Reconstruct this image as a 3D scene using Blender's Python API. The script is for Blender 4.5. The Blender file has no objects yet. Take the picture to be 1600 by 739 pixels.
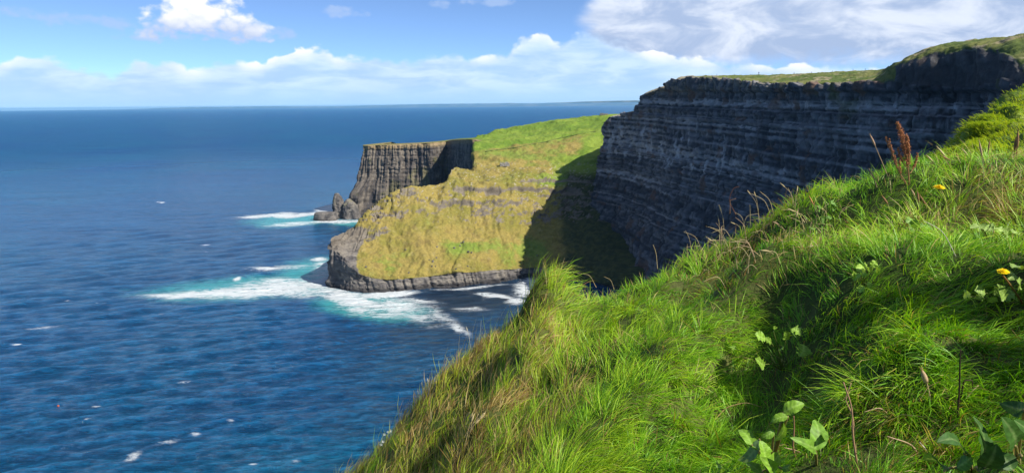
import bpy, math, random
import numpy as np
from mathutils import Matrix, Vector

random.seed(7)
RNG = np.random.default_rng(11)
scene = bpy.context.scene
COL = scene.collection
rad = math.radians

# ------------------------------------------------------------------ camera
CAM_Z = 120.0
FPX = 1142.0                      # focal length in photograph pixels (1600 wide)
PITCH, ROLL = rad(10.2), rad(-0.5)
cam_data = bpy.data.cameras.new('camera')
cam_data.sensor_width = 36.0
cam_data.lens = FPX / 1600 * 36.0
cam_data.clip_start = 0.05
cam_data.clip_end = 150000
cam = bpy.data.objects.new('camera', cam_data)
COL.objects.link(cam)
CAM_R = Matrix.Rotation(math.pi / 2 - PITCH, 3, 'X') @ Matrix.Rotation(ROLL, 3, 'Z')
cam.matrix_world = Matrix.Translation((0, 0, CAM_Z)) @ CAM_R.to_4x4()
scene.camera = cam

# ------------------------------------------------------------------ sun, sky, exposure
SUN_AZ, SUN_EL = 122.0, 43.0      # azimuth clockwise from the view direction (+Y)
sd = Vector((math.sin(rad(SUN_AZ)) * math.cos(rad(SUN_EL)),
             math.cos(rad(SUN_AZ)) * math.cos(rad(SUN_EL)), math.sin(rad(SUN_EL))))
sun_data = bpy.data.lights.new('sun', 'SUN')
sun_data.energy = 5.0
sun_data.angle = rad(0.5)
sun_data.color = (1.0, 0.95, 0.86)
sun = bpy.data.objects.new('sun', sun_data)
COL.objects.link(sun)
sun.rotation_euler = sd.to_track_quat('Z', 'Y').to_euler()
sun.location = (0, 0, 300)

scene.view_settings.view_transform = 'Standard'
scene.view_settings.look = 'None'
scene.view_settings.exposure = 0.45
scene.view_settings.gamma = 1.0
scene.view_settings.use_curve_mapping = False
scene.render.engine = 'CYCLES'
scene.cycles.use_denoising = True
scene.cycles.max_bounces = 6
scene.cycles.diffuse_bounces = 3
scene.cycles.glossy_bounces = 2
scene.cycles.transmission_bounces = 4
scene.cycles.volume_bounces = 0
scene.cycles.sample_clamp_indirect = 4.0


def ray(px, py):
    """world direction through a pixel of the 1600 x 739 photograph, scaled so that its Y is 1"""
    d = CAM_R @ Vector(((px - 800) / FPX, -(py - 369.5) / FPX, -1.0))
    return np.array((d.x / d.y, 1.0, d.z / d.y))


def P(px, py, Y):
    r = ray(px, py)
    return np.array((r[0] * Y, Y, CAM_Z + r[2] * Y))


def PW(px, py, z=0.0):
    """the point of the level z that the pixel looks at"""
    r = ray(px, py)
    return P(px, py, (z - CAM_Z) / r[2])


def AE(px, py):
    r = ray(px, py)
    return (math.degrees(math.atan2(r[0], 1)),
            math.degrees(math.atan2(r[2], math.hypot(r[0], 1))))


# ------------------------------------------------------------------ node helper
class NT:
    def __init__(self, tree):
        self.t = tree
        self.x = 0

    def n(self, kind, **kw):
        nd = self.t.nodes.new(kind)
        self.x += 30
        nd.location = (self.x, 0)
        for k, v in kw.items():
            setattr(nd, k, v)
        return nd

    def put(self, sock, v):
        if v is None:
            return
        if hasattr(v, 'is_linked'):
            self.t.links.new(v, sock)
        else:
            sock.default_value = v

    def m(self, op, a, b=None, c=None, clamp=False):
        nd = self.n('ShaderNodeMath', operation=op, use_clamp=clamp)
        for i, v in enumerate((a, b, c)):
            self.put(nd.inputs[i], v)
        return nd.outputs[0]

    def vm(self, op, a, b=None):
        nd = self.n('ShaderNodeVectorMath', operation=op)
        self.put(nd.inputs[0], a)
        self.put(nd.inputs[1], b)
        return nd.outputs[0]

    def noise(self, vec, scale, detail=4.0, rough=0.55, lac=2.0, dist=0.0):
        nd = self.n('ShaderNodeTexNoise')
        self.put(nd.inputs['Vector'], vec)
        nd.inputs['Scale'].default_value = scale
        nd.inputs['Detail'].default_value = detail
        nd.inputs['Roughness'].default_value = rough
        nd.inputs['Lacunarity'].default_value = lac
        nd.inputs['Distortion'].default_value = dist
        return nd.outputs['Fac']

    def comb(self, x, y, z):
        nd = self.n('ShaderNodeCombineXYZ')
        for i, v in enumerate((x, y, z)):
            self.put(nd.inputs[i], v)
        return nd.outputs[0]

    def sep(self, v):
        nd = self.n('ShaderNodeSeparateXYZ')
        self.put(nd.inputs[0], v)
        return nd.outputs

    def ss(self, v, lo, hi):
        nd = self.n('ShaderNodeMapRange', interpolation_type='SMOOTHSTEP')
        self.put(nd.inputs[0], v)
        self.put(nd.inputs[1], lo)
        self.put(nd.inputs[2], hi)
        return nd.outputs[0]

    def lin(self, v, lo, hi, a=0.0, b=1.0):
        nd = self.n('ShaderNodeMapRange')
        for i, q in enumerate((v, lo, hi, a, b)):
            self.put(nd.inputs[i], q)
        return nd.outputs[0]

    def mix(self, f, a, b, blend='MIX'):
        nd = self.n('ShaderNodeMix', data_type='RGBA', blend_type=blend)
        self.put(nd.inputs[0], f)
        for s, v in ((nd.inputs[6], a), (nd.inputs[7], b)):
            if isinstance(v, tuple):
                v = (*v, 1.0) if len(v) == 3 else v
            self.put(s, v)
        return nd.outputs[2]

    def attr(self, name):
        return self.n('ShaderNodeAttribute', attribute_name=name)


# ------------------------------------------------------------------ world: sky with clouds
world = bpy.data.worlds.new('World')
scene.world = world
world.use_nodes = True
wt = world.node_tree
wt.nodes.clear()
W = NT(wt)
sky = W.n('ShaderNodeTexSky', sky_type='NISHITA', sun_disc=False)
sky.sun_elevation = rad(SUN_EL)
sky.sun_rotation = rad(SUN_AZ)
sky.altitude = 12000
sky.air_density = 2.0
sky.dust_density = 0.0
sky.ozone_density = 3.0
bg_sky = W.n('ShaderNodeBackground')
W.put(bg_sky.inputs[0], sky.outputs[0])
bg_sky.inputs[1].default_value = 0.120
tc = W.n('ShaderNodeTexCoord').outputs['Generated']
dx, dy, dz = W.sep(tc)
Az = W.m('MULTIPLY', W.m('ARCTAN2', dx, dy), 57.29578)
El = W.m('MULTIPLY', W.m('ARCSINE', dz), 57.29578)
# cloud coordinates: degrees, squeezed in azimuth so that lumps are a little flat
cv = W.comb(Az, W.m('MULTIPLY', El, 1.5), 0.0)
n_big = W.noise(cv, 0.10, 4.0, 0.5)
n_mid = W.noise(cv, 0.35, 6.0, 0.55)
n_fine = W.noise(cv, 1.1, 7.0, 0.6, dist=0.3)
wob = W.n('ShaderNodeTexNoise')
W.put(wob.inputs['Vector'], cv)
wob.inputs['Scale'].default_value = 0.9
wob.inputs['Detail'].default_value = 4.0
cvw = W.vm('ADD', cv, W.vm('MULTIPLY', W.vm('SUBTRACT', wob.outputs['Color'], (0.5, 0.5, 0.5)), (0.9, 0.9, 0.0)))


def puff(scale):
    vo = W.n('ShaderNodeTexVoronoi', feature='SMOOTH_F1')
    W.put(vo.inputs['Vector'], cvw)
    vo.inputs['Scale'].default_value = scale
    vo.inputs['Smoothness'].default_value = 0.35
    return W.m('SUBTRACT', 0.42, vo.outputs['Distance'])


billow = W.m('ADD', W.m('MULTIPLY', puff(0.55), 0.62), W.m('MULTIPLY', puff(1.5), 0.30))
lump = W.m('SUBTRACT', W.m('ADD', W.m('MULTIPLY', n_mid, 0.42), W.m('MULTIPLY', n_fine, 0.38)), 0.40)
lump = W.m('ADD', lump, W.m('MULTIPLY', billow, 0.75))

# 1. the long low bank of cumulus over the horizon
tops = [(-300, 96), (0, 92), (45, 80), (100, 92), (165, 101), (215, 93), (262, 93), (290, 103), (335, 96), (400, 94), (432, 82),
        (500, 73), (532, 86), (590, 82), (625, 92), (705, 78), (740, 84), (785, 80), (850, 49), (872, 60),
        (912, 42), (960, 62), (1040, 80), (1200, 96), (1500, 100), (1900, 96)]
fc = W.n('ShaderNodeFloatCurve')
pts = [AE(px, py) for px, py in tops]
cu = fc.mapping.curves[0]
A0, A1 = -60.0, 60.0
xy = [((a - A0) / (A1 - A0), e / 10.0) for a, e in pts]
xy = [(0.0, xy[0][1])] + xy + [(1.0, xy[-1][1])]
cu.points[0].location = xy[0]
cu.points[1].location = xy[-1]
for q in xy[1:-1]:
    cu.points.new(*q)
for q in cu.points:
    q.handle_type = 'AUTO_CLAMPED'
fc.mapping.update()
W.put(fc.inputs['Value'], W.lin(Az, A0, A1))
bright = W.ss(W.noise(W.comb(Az, 0.0, 5.0), 0.16, 2.0, 0.5), 0.42, 0.60)     # only some tops catch the sun
etop = W.m('ADD', W.m('MULTIPLY', fc.outputs[0], 10.0), W.m('MULTIPLY', lump, W.lin(bright, 0.0, 1.0, 1.7, 1.3)))
below = W.m('SUBTRACT', etop, El)
a_bank = W.ss(below, 0.0, W.lin(bright, 0.0, 1.0, 0.7, 0.22))
a_bank = W.m('MULTIPLY', a_bank, W.ss(El, -1.6, 0.6))
a_bank = W.m('MULTIPLY', a_bank, W.lin(n_big, 0.3, 0.6, 0.86, 1.0))
crest = W.m('SUBTRACT', 1.0, W.ss(W.m('SUBTRACT', below, W.m('MULTIPLY', lump, 1.8)), 0.0, 1.3))
crest = W.m('MULTIPLY', crest, W.lin(bright, 0.0, 1.0, 0.12, 1.0))
streak = W.noise(W.comb(Az, W.m('MULTIPLY', El, 4.0), 3.0), 0.28, 6.0, 0.55, dist=0.3)
c_bank = W.mix(W.ss(streak, 0.34, 0.70), (0.42, 0.62, 0.90), (0.62, 0.79, 0.99))
c_bank = W.mix(W.m('SUBTRACT', 1.0, W.ss(El, 0.2, 2.0)), c_bank, (0.44, 0.67, 0.95))
c_bank = W.mix(crest, c_bank, (1.0, 1.0, 1.0))

# 2. the single cumulus high on the left and scattered grey scraps
def blob(px, py, w, h):
    a, e = AE(px, py)
    k = 57.3 / FPX
    u = W.m('DIVIDE', W.m('SUBTRACT', Az, a), w * k)
    v = W.m('DIVIDE', W.m('SUBTRACT', El, e), h * k)
    return W.m('SUBTRACT', 1.0, W.m('ADD', W.m('MULTIPLY', u, u), W.m('MULTIPLY', v, v)))


def union(lst):
    r = lst[0]
    for q in lst[1:]:
        r = W.m('MAXIMUM', r, q)
    return r


cum = union([blob(318, 26, 78, 40), blob(262, 42, 52, 26), blob(366, 46, 58, 24), blob(330, 54, 98, 15)])
cumn = W.m('ADD', cum, W.m('MULTIPLY', lump, 2.6))
a_cum = W.ss(cumn, 0.0, 0.75)
_, e_mid = AE(320, 58)
cum_sh = W.ss(W.m('ADD', W.m('SUBTRACT', El, e_mid), W.m('MULTIPLY', lump, 3.2)), -0.5, 2.3)
c_cum = W.mix(cum_sh, (0.48, 0.58, 0.80), (1.0, 1.0, 1.0))
scr = union([blob(175, 36, 95, 13), blob(45, 22, 70, 10), blob(438, 52, 30, 13), blob(535, 20, 42, 12),
             blob(760, 3, 60, 10), blob(690, 8, 26, 8), blob(250, 60, 60, 8)])
a_scr = W.m('MULTIPLY', W.ss(W.m('ADD', scr, W.m('MULTIPLY', lump, 3.4)), 0.1, 1.1), 0.62)
c_scr = (0.42, 0.56, 0.84)

# 3. the grey-white sheet that covers the right and goes on overhead, broken by gaps
sheet_n = W.noise(W.comb(Az, W.m('MULTIPLY', El, 2.4), 7.0), 0.075, 7.0, 0.52, dist=0.4)
edge = W.lin(Az, AE(840, 0)[0], AE(990, 0)[0], -0.42, 0.30)
edge = W.m('MINIMUM', edge, W.lin(Az, 40.0, 110.0, 0.30, 0.02))
hi = W.lin(El, 9.0, 40.0, 0.0, 0.10)
a_sheet = W.ss(W.m('ADD', W.m('ADD', sheet_n, edge), hi), 0.50, 0.72)
a_sheet = W.m('MULTIPLY', a_sheet, W.ss(W.m('ADD', El, W.m('MULTIPLY', lump, 2.0)), 1.4, 3.6))
sh2 = W.noise(W.comb(W.m('ADD', Az, 1.6), W.m('MULTIPLY', El, 2.3), 11.0), 0.19, 8.0, 0.60, dist=0.5)
c_sheet = W.mix(W.ss(sh2, 0.38, 0.66), (0.38, 0.49, 0.71), (0.72, 0.79, 0.92))

cc = W.mix(a_sheet, c_scr, c_sheet)
a_tot = W.m('MAXIMUM', a_scr, a_sheet)
cc = W.mix(W.m('DIVIDE', a_cum, W.m('MAXIMUM', W.m('MAXIMUM', a_cum, a_tot), 0.001)), cc, c_cum)
a_tot = W.m('MAXIMUM', a_tot, a_cum)
cc = W.mix(W.m('DIVIDE', a_bank, W.m('MAXIMUM', W.m('MAXIMUM', a_bank, a_tot), 0.001)), cc, c_bank)
a_tot = W.m('MAXIMUM', a_tot, a_bank)
a_tot = W.m('MULTIPLY', a_tot, W.ss(El, -0.6, 0.4), clamp=True)
bg_cl = W.n('ShaderNodeBackground')
W.put(bg_cl.inputs[0], cc)
bg_cl.inputs[1].default_value = 0.84
mx = W.n('ShaderNodeMixShader')
W.put(mx.inputs[0], a_tot)
W.put(mx.inputs[1], bg_sky.outputs[0])
W.put(mx.inputs[2], bg_cl.outputs[0])
wo = W.n('ShaderNodeOutputWorld')
W.put(wo.inputs[0], mx.outputs[0])

# ------------------------------------------------------------------ numeric noise
def _h(ix, iy, iz, seed):
    h = (ix * 374761393 + iy * 668265263 + iz * 2147483647 + seed * 1274126177) & 0xFFFFFFFF
    h = ((h ^ (h >> 13)) * 1274126177) & 0xFFFFFFFF
    h = ((h ^ (h >> 16)) * 2246822519) & 0xFFFFFFFF
    return ((h ^ (h >> 13)) & 0xFFFFFF) / float(0xFFFFFF)


def vnoise(x, y, z, seed=0):
    x, y, z = np.broadcast_arrays(np.asarray(x, float), np.asarray(y, float), np.asarray(z, float))
    xi, yi, zi = np.floor(x).astype(np.int64), np.floor(y).astype(np.int64), np.floor(z).astype(np.int64)
    f = [q - np.floor(q) for q in (x, y, z)]
    u, v, w = [q * q * q * (q * (q * 6 - 15) + 10) for q in f]
    r = 0
    for i in (0, 1):
        for j in (0, 1):
            for k in (0, 1):
                r = r + _h(xi + i, yi + j, zi + k, seed) * (u if i else 1 - u) * (v if j else 1 - v) * (w if k else 1 - w)
    return r * 2 - 1


def fbm(x, y, z, octv=4, gain=0.5, seed=0):
    r, a, f, s = 0, 1.0, 1.0, 0.0
    for o in range(octv):
        r = r + a * vnoise(np.asarray(x) * f + 17.3 * o, np.asarray(y) * f - 9.1 * o, np.asarray(z) * f + 4.7 * o, seed + o)
        s += a
        a *= gain
        f *= 2.03
    return r / s


def cell1(x, seed=0):
    """random value that is constant over each unit interval"""
    xi = np.floor(x).astype(np.int64)
    return _h(xi, xi * 0 + 3, xi * 0 + 5, seed) * 2 - 1


def sstep(v, a, b):
    t = np.clip((v - a) / (b - a), 0, 1)
    return t * t * (3 - 2 * t)


def lerp(a, b, t):
    return a + (b - a) * t


def cmix(a, b, t):
    return np.asarray(a) * (1 - t[..., None]) + np.asarray(b) * t[..., None]


# ------------------------------------------------------------------ mesh helpers
def new_mesh(name, verts, faces, colors=None, smooth=True):
    """faces: list of integer arrays, each (n, k)"""
    me = bpy.data.meshes.new(name)
    verts = np.asarray(verts, np.float32).reshape(-1, 3)
    me.vertices.add(len(verts))
    me.vertices.foreach_set('co', verts.ravel())
    faces = [np.asarray(f, np.int32) for f in faces if len(f)]
    li = np.concatenate([f.ravel() for f in faces])
    tot = np.concatenate([np.full(len(f), f.shape[1], np.int32) for f in faces])
    me.loops.add(len(li))
    me.loops.foreach_set('vertex_index', li)
    me.polygons.add(len(tot))
    st = np.concatenate(([0], np.cumsum(tot)[:-1])).astype(np.int32)
    me.polygons.foreach_set('loop_start', st)
    me.polygons.foreach_set('use_smooth', np.full(len(tot), smooth, bool))
    me.update(calc_edges=True)
    me.validate()
    if colors is not None:
        at = me.color_attributes.new('Col', 'FLOAT_COLOR', 'POINT')
        c = np.ones((len(verts), 4), np.float32)
        c[:, :3] = np.asarray(colors).reshape(-1, 3)
        at.data.foreach_set('color', c.ravel())
    return me


def obj(name, me, mat=None, parent=None, label=None, cat=None, group=None, kind=None, loc=None):
    o = bpy.data.objects.new(name, me)
    COL.objects.link(o)
    if mat is not None and me is not None and not me.materials:
        me.materials.append(mat)
    if parent is not None:
        o.parent = parent
    if loc is not None:
        o.location = loc
    for k, v in (('label', label), ('category', cat), ('group', group), ('kind', kind)):
        if v:
            o[k] = v
    return o


def grid_faces(nr, nc, off=0):
    a = (np.arange(nr - 1)[:, None] * nc + np.arange(nc - 1)[None, :]).ravel() + off
    return np.stack([a, a + 1, a + nc + 1, a + nc], 1)


def add_attr(me, name, vals):
    at = me.attributes.new(name, 'FLOAT', 'POINT')
    at.data.foreach_set('value', np.asarray(vals, np.float32).ravel())


def pchip(y, counts):
    """monotone cubic through the rows of y (n, ...), counts[i] samples in segment i"""
    n = len(y)
    d = y[1:] - y[:-1]
    mder = np.zeros_like(y)
    prod = d[:-1] * d[1:]
    with np.errstate(divide='ignore', invalid='ignore'):
        hm = np.where(prod > 0, 2 * d[:-1] * d[1:] / (d[:-1] + d[1:]), 0)
    mder[1:-1] = np.nan_to_num(hm)
    mder[0], mder[-1] = d[0], d[-1]
    out = []
    for i in range(n - 1):
        t = np.linspace(0, 1, counts[i], endpoint=False).reshape(-1, *([1] * (y.ndim - 1)))
        h00, h10 = 2 * t**3 - 3 * t**2 + 1, t**3 - 2 * t**2 + t
        h01, h11 = -2 * t**3 + 3 * t**2, t**3 - t**2
        out.append(h00 * y[i] + h10 * mder[i] + h01 * y[i + 1] + h11 * mder[i + 1])
    out.append(y[-1:])
    return np.concatenate(out)


def loft(net, rc, cc_):
    """net (rows, cols, 3) -> fine grid"""
    g = pchip(np.asarray(net, float), rc)
    return pchip(g.transpose(1, 0, 2), cc_).transpose(1, 0, 2)


def grid_normals(g):
    du = np.gradient(g, axis=1)
    dv = np.gradient(g, axis=0)
    n = np.cross(du, dv)
    return n / np.maximum(np.linalg.norm(n, axis=2, keepdims=True), 1e-9)


# ------------------------------------------------------------------ materials
def mat_base(name):
    m = bpy.data.materials.new(name)
    m.use_nodes = True
    m.node_tree.nodes.clear()
    return m, NT(m.node_tree)


def land_material(name, bump=0.5, bscale=0.6, rough=0.95):
    m, T = mat_base(name)
    a = T.attr('Col').outputs['Color']
    pos = T.n('ShaderNodeNewGeometry').outputs['Position']
    n1 = T.noise(pos, bscale, 6.0, 0.65)
    c = T.mix(1.0, a, T.mix(T.lin(n1, 0.25, 0.75), (0.72, 0.72, 0.72), (1.28, 1.28, 1.28)), 'MULTIPLY')
    b = T.n('ShaderNodeBump')
    b.inputs['Strength'].default_value = bump
    b.inputs['Distance'].default_value = 0.6 / bscale
    T.put(b.inputs['Height'], n1)
    p = T.n('ShaderNodeBsdfPrincipled')
    T.put(p.inputs['Base Color'], c)
    p.inputs['Roughness'].default_value = rough
    p.inputs['Specular IOR Level'].default_value = 0.15
    T.put(p.inputs['Normal'], b.outputs[0])
    o = T.n('ShaderNodeOutputMaterial')
    T.put(o.inputs[0], p.outputs[0])
    return m


M_LAND = land_material('rock_and_turf')
M_FAR = land_material('far_land', 0.2, 0.01)


def leaf_material(name, tint=(1, 1, 1), trans=0.35, rough=0.5, spec=0.3, var=0.0, vscale=60):
    m, T = mat_base(name)
    a = T.attr('Col').outputs['Color']
    c = T.mix(1.0, a, tint, 'MULTIPLY')
    if var:
        tco = T.n('ShaderNodeTexCoord').outputs['Object']
        nz = T.noise(tco, vscale, 4.0, 0.6)
        k0, k1 = 1 - var, 1 + var
        c = T.mix(1.0, c, T.mix(T.lin(nz, 0.3, 0.7), (k0, k0, k0), (k1, k1, k1)), 'MULTIPLY')
    p = T.n('ShaderNodeBsdfPrincipled')
    T.put(p.inputs['Base Color'], c)
    p.inputs['Roughness'].default_value = rough
    p.inputs['Specular IOR Level'].default_value = spec
    tr = T.n('ShaderNodeBsdfTranslucent')
    T.put(tr.inputs[0], T.mix(1.0, c, (1.4, 1.3, 0.5), 'MULTIPLY'))
    mx_ = T.n('ShaderNodeMixShader')
    mx_.inputs[0].default_value = trans
    T.put(mx_.inputs[1], p.outputs[0])
    T.put(mx_.inputs[2], tr.outputs[0])
    o = T.n('ShaderNodeOutputMaterial')
    T.put(o.inputs[0], mx_.outputs[0])
    return m


M_GRASS = leaf_material('grass_blade', trans=0.40, rough=0.45, spec=0.32)
M_LEAF = leaf_material('broad_leaf', trans=0.25, rough=0.5, spec=0.22, var=0.28, vscale=70)
M_DRY = leaf_material('dry_stem', trans=0.15, rough=0.7, spec=0.15, var=0.15, vscale=150)
M_PETAL = leaf_material('petal', trans=0.3, rough=0.6, spec=0.1)

# ================================================================== THE SEA
def project(v):
    """photograph pixel of world points, used only to look positions up on the plan"""
    R = np.array(CAM_R)
    q = (v - np.array((0, 0, CAM_Z))) @ R
    zc = np.minimum(q[..., 2], -1e-3)
    return 800 + FPX * q[..., 0] / -zc, 369.5 - FPX * q[..., 1] / -zc


def foam_ellipse(px, py, cx, cy, rx, ry, sl=0.0, s=1.0):
    u = (px - cx) / rx
    v = (py - cy - sl * (px - cx)) / ry
    return s * np.exp(-(u * u + v * v) * 1.1)


def build_sea():
    rr = [40.0]
    while rr[-1] < 62000:
        r = rr[-1]
        rr.append(r + max(0.9, min(r * r / 95000.0, r * 0.06)))
    rr = np.array(rr)
    fine = np.radians(np.arange(-40, 40.01, 0.125))
    coarse = np.radians(np.arange(45, 316, 5.0))
    th = np.concatenate((fine, coarse, [2 * math.pi + fine[0]]))
    R_, TH = np.meshgrid(rr, th, indexing='ij')
    X, Y = R_ * np.sin(TH), R_ * np.cos(TH)
    Z = np.zeros_like(X)
    front = np.abs(((TH + math.pi) % (2 * math.pi)) - math.pi) < rad(39.9)
    dr = np.gradient(rr)[:, None]
    rng = np.random.default_rng(3)
    hx, hy = np.zeros_like(X), np.zeros_like(X)
    for i in range(44):
        lam = 4.2 * (8.0 ** (i / 43.0))
        ang = rad(-66 + rng.normal(0, 17))
        kx, ky = math.cos(ang) * 2 * math.pi / lam, math.sin(ang) * 2 * math.pi / lam
        amp = 0.0092 * lam ** 0.85 * min(1.0, (11.0 / lam) ** 0.75) * (0.6 + 0.8 * rng.random())
        fade = np.clip((lam / np.maximum(dr, R_ * 0.0022) - 2.2) / 2.0, 0, 1)
        ph = kx * X + ky * Y + rng.random() * 6.283
        grp = 0.65 + 0.5 * np.sin(ph * 0.11 + i) * np.sin((ky * X - kx * Y) * 0.13 + i * 2)
        Z += amp * fade * grp * np.sin(ph)
        hx += amp * 0.8 * fade * grp * math.cos(ang) * np.cos(ph)
        hy += amp * 0.8 * fade * grp * math.sin(ang) * np.cos(ph)
    Z *= front
    V = np.stack([X + hx * front, Y + hy * front, Z], 2)
    flat = np.stack([X, Y, Z * 0], 2)
    px, py = project(flat)
    ok = front & (Y > 50)
    E = lambda *a: foam_ellipse(px, py, *a)
    wob = fbm(X / 38.0, Y / 60.0, 0, 3, seed=4)
    px = px + wob * 14
    py = py + fbm(X / 30.0, Y / 45.0, 2.0, 3, seed=8) * 4
    foam = np.zeros_like(X)
    for e in [(385, 456, 150, 8.5, -0.05, 1.0), (300, 461, 80, 4.5, -0.03, 1.0), (470, 448, 95, 15, -0.04, 1.05),
              (535, 462, 44, 9, 0.12, 1.3), (600, 461, 52, 5.5, -0.06, 1.25), (560, 472, 60, 10, 0.2, 1.05), (505, 418, 26, 14, -0.2, 0.75),
              (620, 480, 60, 16, 0.1, 0.74), (515, 440, 60, 22, -0.15, 0.85), (440, 452, 120, 14, -0.05, 0.85), (655, 492, 55, 18, 0.3, 0.5), (585, 484, 70, 16, 0.1, 0.62), (430, 419, 55, 4, -0.05, 0.7), (498, 405, 13, 4, 0, 1.1),
              (450, 336, 74, 3.6, -0.06, 1.15), (512, 329, 28, 6, -0.2, 1.1), (520, 345.5, 44, 3.0, -0.02, 1.2),
              (455, 350, 50, 6, -0.05, 0.62), (556, 345, 20, 4, 0, 0.8),
              (822, 452, 24, 15, 0.0, 1.15), (776, 463, 32, 3.5, 0.16, 1.05), (812, 472, 18, 5, 0.05, 0.95),
              (740, 449, 60, 2.2, -0.07, 0.75), (690, 492, 36, 16, 0.55, 0.5), (718, 515, 24, 10, 0.5, 0.55),
              (640, 470, 60, 8, 0.1, 0.6), (745, 482, 40, 4, 0.0, 0.62),
              (205, 712, 17, 8, -0.35, 0.62), (263, 689, 30, 5, -0.12, 0.56), (457, 722, 11, 3, 0, 0.55),
              (392, 727, 9, 2.6, 0, 0.5), (60, 512, 34, 3, -0.1, 0.5), (360, 657, 8, 2.4, 0, 0.5),
              (373, 437, 7, 2.2, -0.2, 1.0), (150, 634, 8, 1.6, 0, 0.6), (110, 470, 9, 1.6, 0, 0.7),
              (325, 383, 9, 1.3, 0, 0.7), (255, 317, 8, 1.2, 0, 0.8), (25, 538, 10, 1.5, 0, 0.7),
              (282, 597, 14, 1.8, -0.1, 0.75), (135, 654, 9, 1.8, -0.2, 0.7), (305, 678, 10, 3, 0, 0.6)]:
        foam = np.maximum(foam, E(*e))
    shal = np.zeros_like(X)
    for e in [(400, 450, 190, 20, -0.06, 0.95), (500, 428, 75, 30, -0.1, 1.0), (580, 480, 100, 22, 0.12, 1.05),
              (455, 345, 75, 11, -0.05, 0.9), (545, 348, 36, 7, 0, 0.8), (640, 486, 60, 16, 0.1, 0.55)]:
        shal = np.maximum(shal, E(*e))
    deepv = 0.5 + 0.5 * fbm(X / 160.0, Y / 260.0, 0, 4, seed=21)
    teal = np.clip((290 - np.hypot(X, Y)) / 160, 0, 1)
    foam *= ok
    shal *= ok
    me = new_mesh('sea', V, [grid_faces(len(rr), len(th))])
    add_attr(me, 'foam', foam)
    add_attr(me, 'shallow', np.clip(shal * 1.35, 0, 1.2))
    kelp_shade = np.maximum(E(745, 462, 130, 42, -0.08, 1.0), E(690, 500, 90, 40, 0.0, 0.6)) * ok  # dark bay water: kelp colour plus the cliff's shadow put into the tint
    add_attr(me, 'kelp_shade', np.clip(kelp_shade * 1.0 - 0.1, 0, 0.72))
    add_attr(me, 'teal', np.clip(teal * 0.8 + (deepv - 0.5) * 0.6 + 0.12, 0, 1))
    m, T = mat_base('sea_water')
    pos = T.n('ShaderNodeNewGeometry').outputs['Position']
    mp = T.n('ShaderNodeMapping')
    mp.inputs['Rotation'].default_value = (0, 0, rad(-28))
    mp.inputs['Scale'].default_value = (0.30, 1.0, 1.0)
    T.put(mp.inputs['Vector'], pos)
    w1 = T.noise(mp.outputs[0], 0.24, 6.0, 0.66, dist=0.3)
    w2 = T.noise(mp.outputs[0], 0.02, 5.0, 0.6, dist=0.6)
    w3 = T.noise(mp.outputs[0], 0.8, 4.0, 0.62, dist=0.3)
    h = T.m('ADD', T.m('ADD', T.m('MULTIPLY', w1, 1.3), T.m('MULTIPLY', w2, 2.4)), T.m('MULTIPLY', w3, 0.35))
    b = T.n('ShaderNodeBump')
    b.inputs['Strength'].default_value = 1.0
    b.inputs['Distance'].default_value = 5.0
    T.put(b.inputs['Height'], h)
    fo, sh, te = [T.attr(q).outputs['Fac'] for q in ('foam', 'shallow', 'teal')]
    zz = T.sep(pos)[2]
    thin = T.m('ADD', T.m('MULTIPLY', zz, 0.55), T.m('ADD', T.m('MULTIPLY', T.m('SUBTRACT', w1, 0.5), 2.3), T.m('ADD', T.m('MULTIPLY', T.m('SUBTRACT', w3, 0.5), 1.9), T.m('MULTIPLY', T.m('SUBTRACT', w2, 0.5), 0.9))))
    thin = T.ss(thin, -0.45, 0.75)                       # light through crests and ripple contrast painted into the water colour
    c = T.mix(te, (0.0008, 0.038, 0.125), (0.001, 0.085, 0.135))
    c = T.mix(thin, c, T.mix(te, (0.004, 0.110, 0.290), (0.008, 0.215, 0.300)))
    lace = T.noise(pos, 0.11, 8.0, 0.7, dist=1.2)
    sh_m = T.ss(T.m('ADD', sh, T.m('MULTIPLY', T.m('SUBTRACT', lace, 0.5), 0.9)), 0.25, 0.95)
    c = T.mix(T.attr('kelp_shade').outputs['Fac'], c, (0.010, 0.018, 0.028))
    c = T.mix(sh_m, c, (0.05, 0.34, 0.37))
    p = T.n('ShaderNodeBsdfPrincipled')
    T.put(p.inputs['Base Color'], c)
    rl = T.n('ShaderNodeVectorMath', operation='LENGTH')
    T.put(rl.inputs[0], pos)
    T.put(p.inputs['Roughness'], T.lin(rl.outputs['Value'], 250.0, 2500.0, 0.10, 0.36))      # unresolved chop far out
    p.inputs['IOR'].default_value = 1.333
    T.put(p.inputs['Specular IOR Level'], T.lin(rl.outputs['Value'], 250.0, 2000.0, 0.42, 0.10))     # crests hide the troughs' mirror far out
    T.put(p.inputs['Normal'], b.outputs[0])
    mq = T.n('ShaderNodeMapping')
    mq.inputs['Rotation'].default_value = (0, 0, rad(-10))
    mq.inputs['Scale'].default_value = (0.5, 1.0, 1.0)
    T.put(mq.inputs['Vector'], pos)
    rid = lambda sc, de, di: T.m('SUBTRACT', 1.0, T.m('ABSOLUTE', T.m('SUBTRACT', T.m('MULTIPLY', T.noise(mq.outputs[0], sc, de, 0.65, dist=di), 2.0), 1.0)))
    lac = T.m('ADD', T.m('MULTIPLY', rid(0.22, 5.0, 1.0), 0.6), T.m('MULTIPLY', rid(0.8, 4.0, 0.6), 0.4))
    brk = T.noise(mq.outputs[0], 0.09, 7.0, 0.68, dist=0.8)
    fm = T.m('ADD', fo, T.m('ADD', T.m('MULTIPLY', T.m('SUBTRACT', lac, 0.82), 2.4),
                            T.m('MULTIPLY', T.m('SUBTRACT', brk, 0.52), 2.6)))
    gate = T.ss(fo, 0.10, 0.55)
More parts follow.
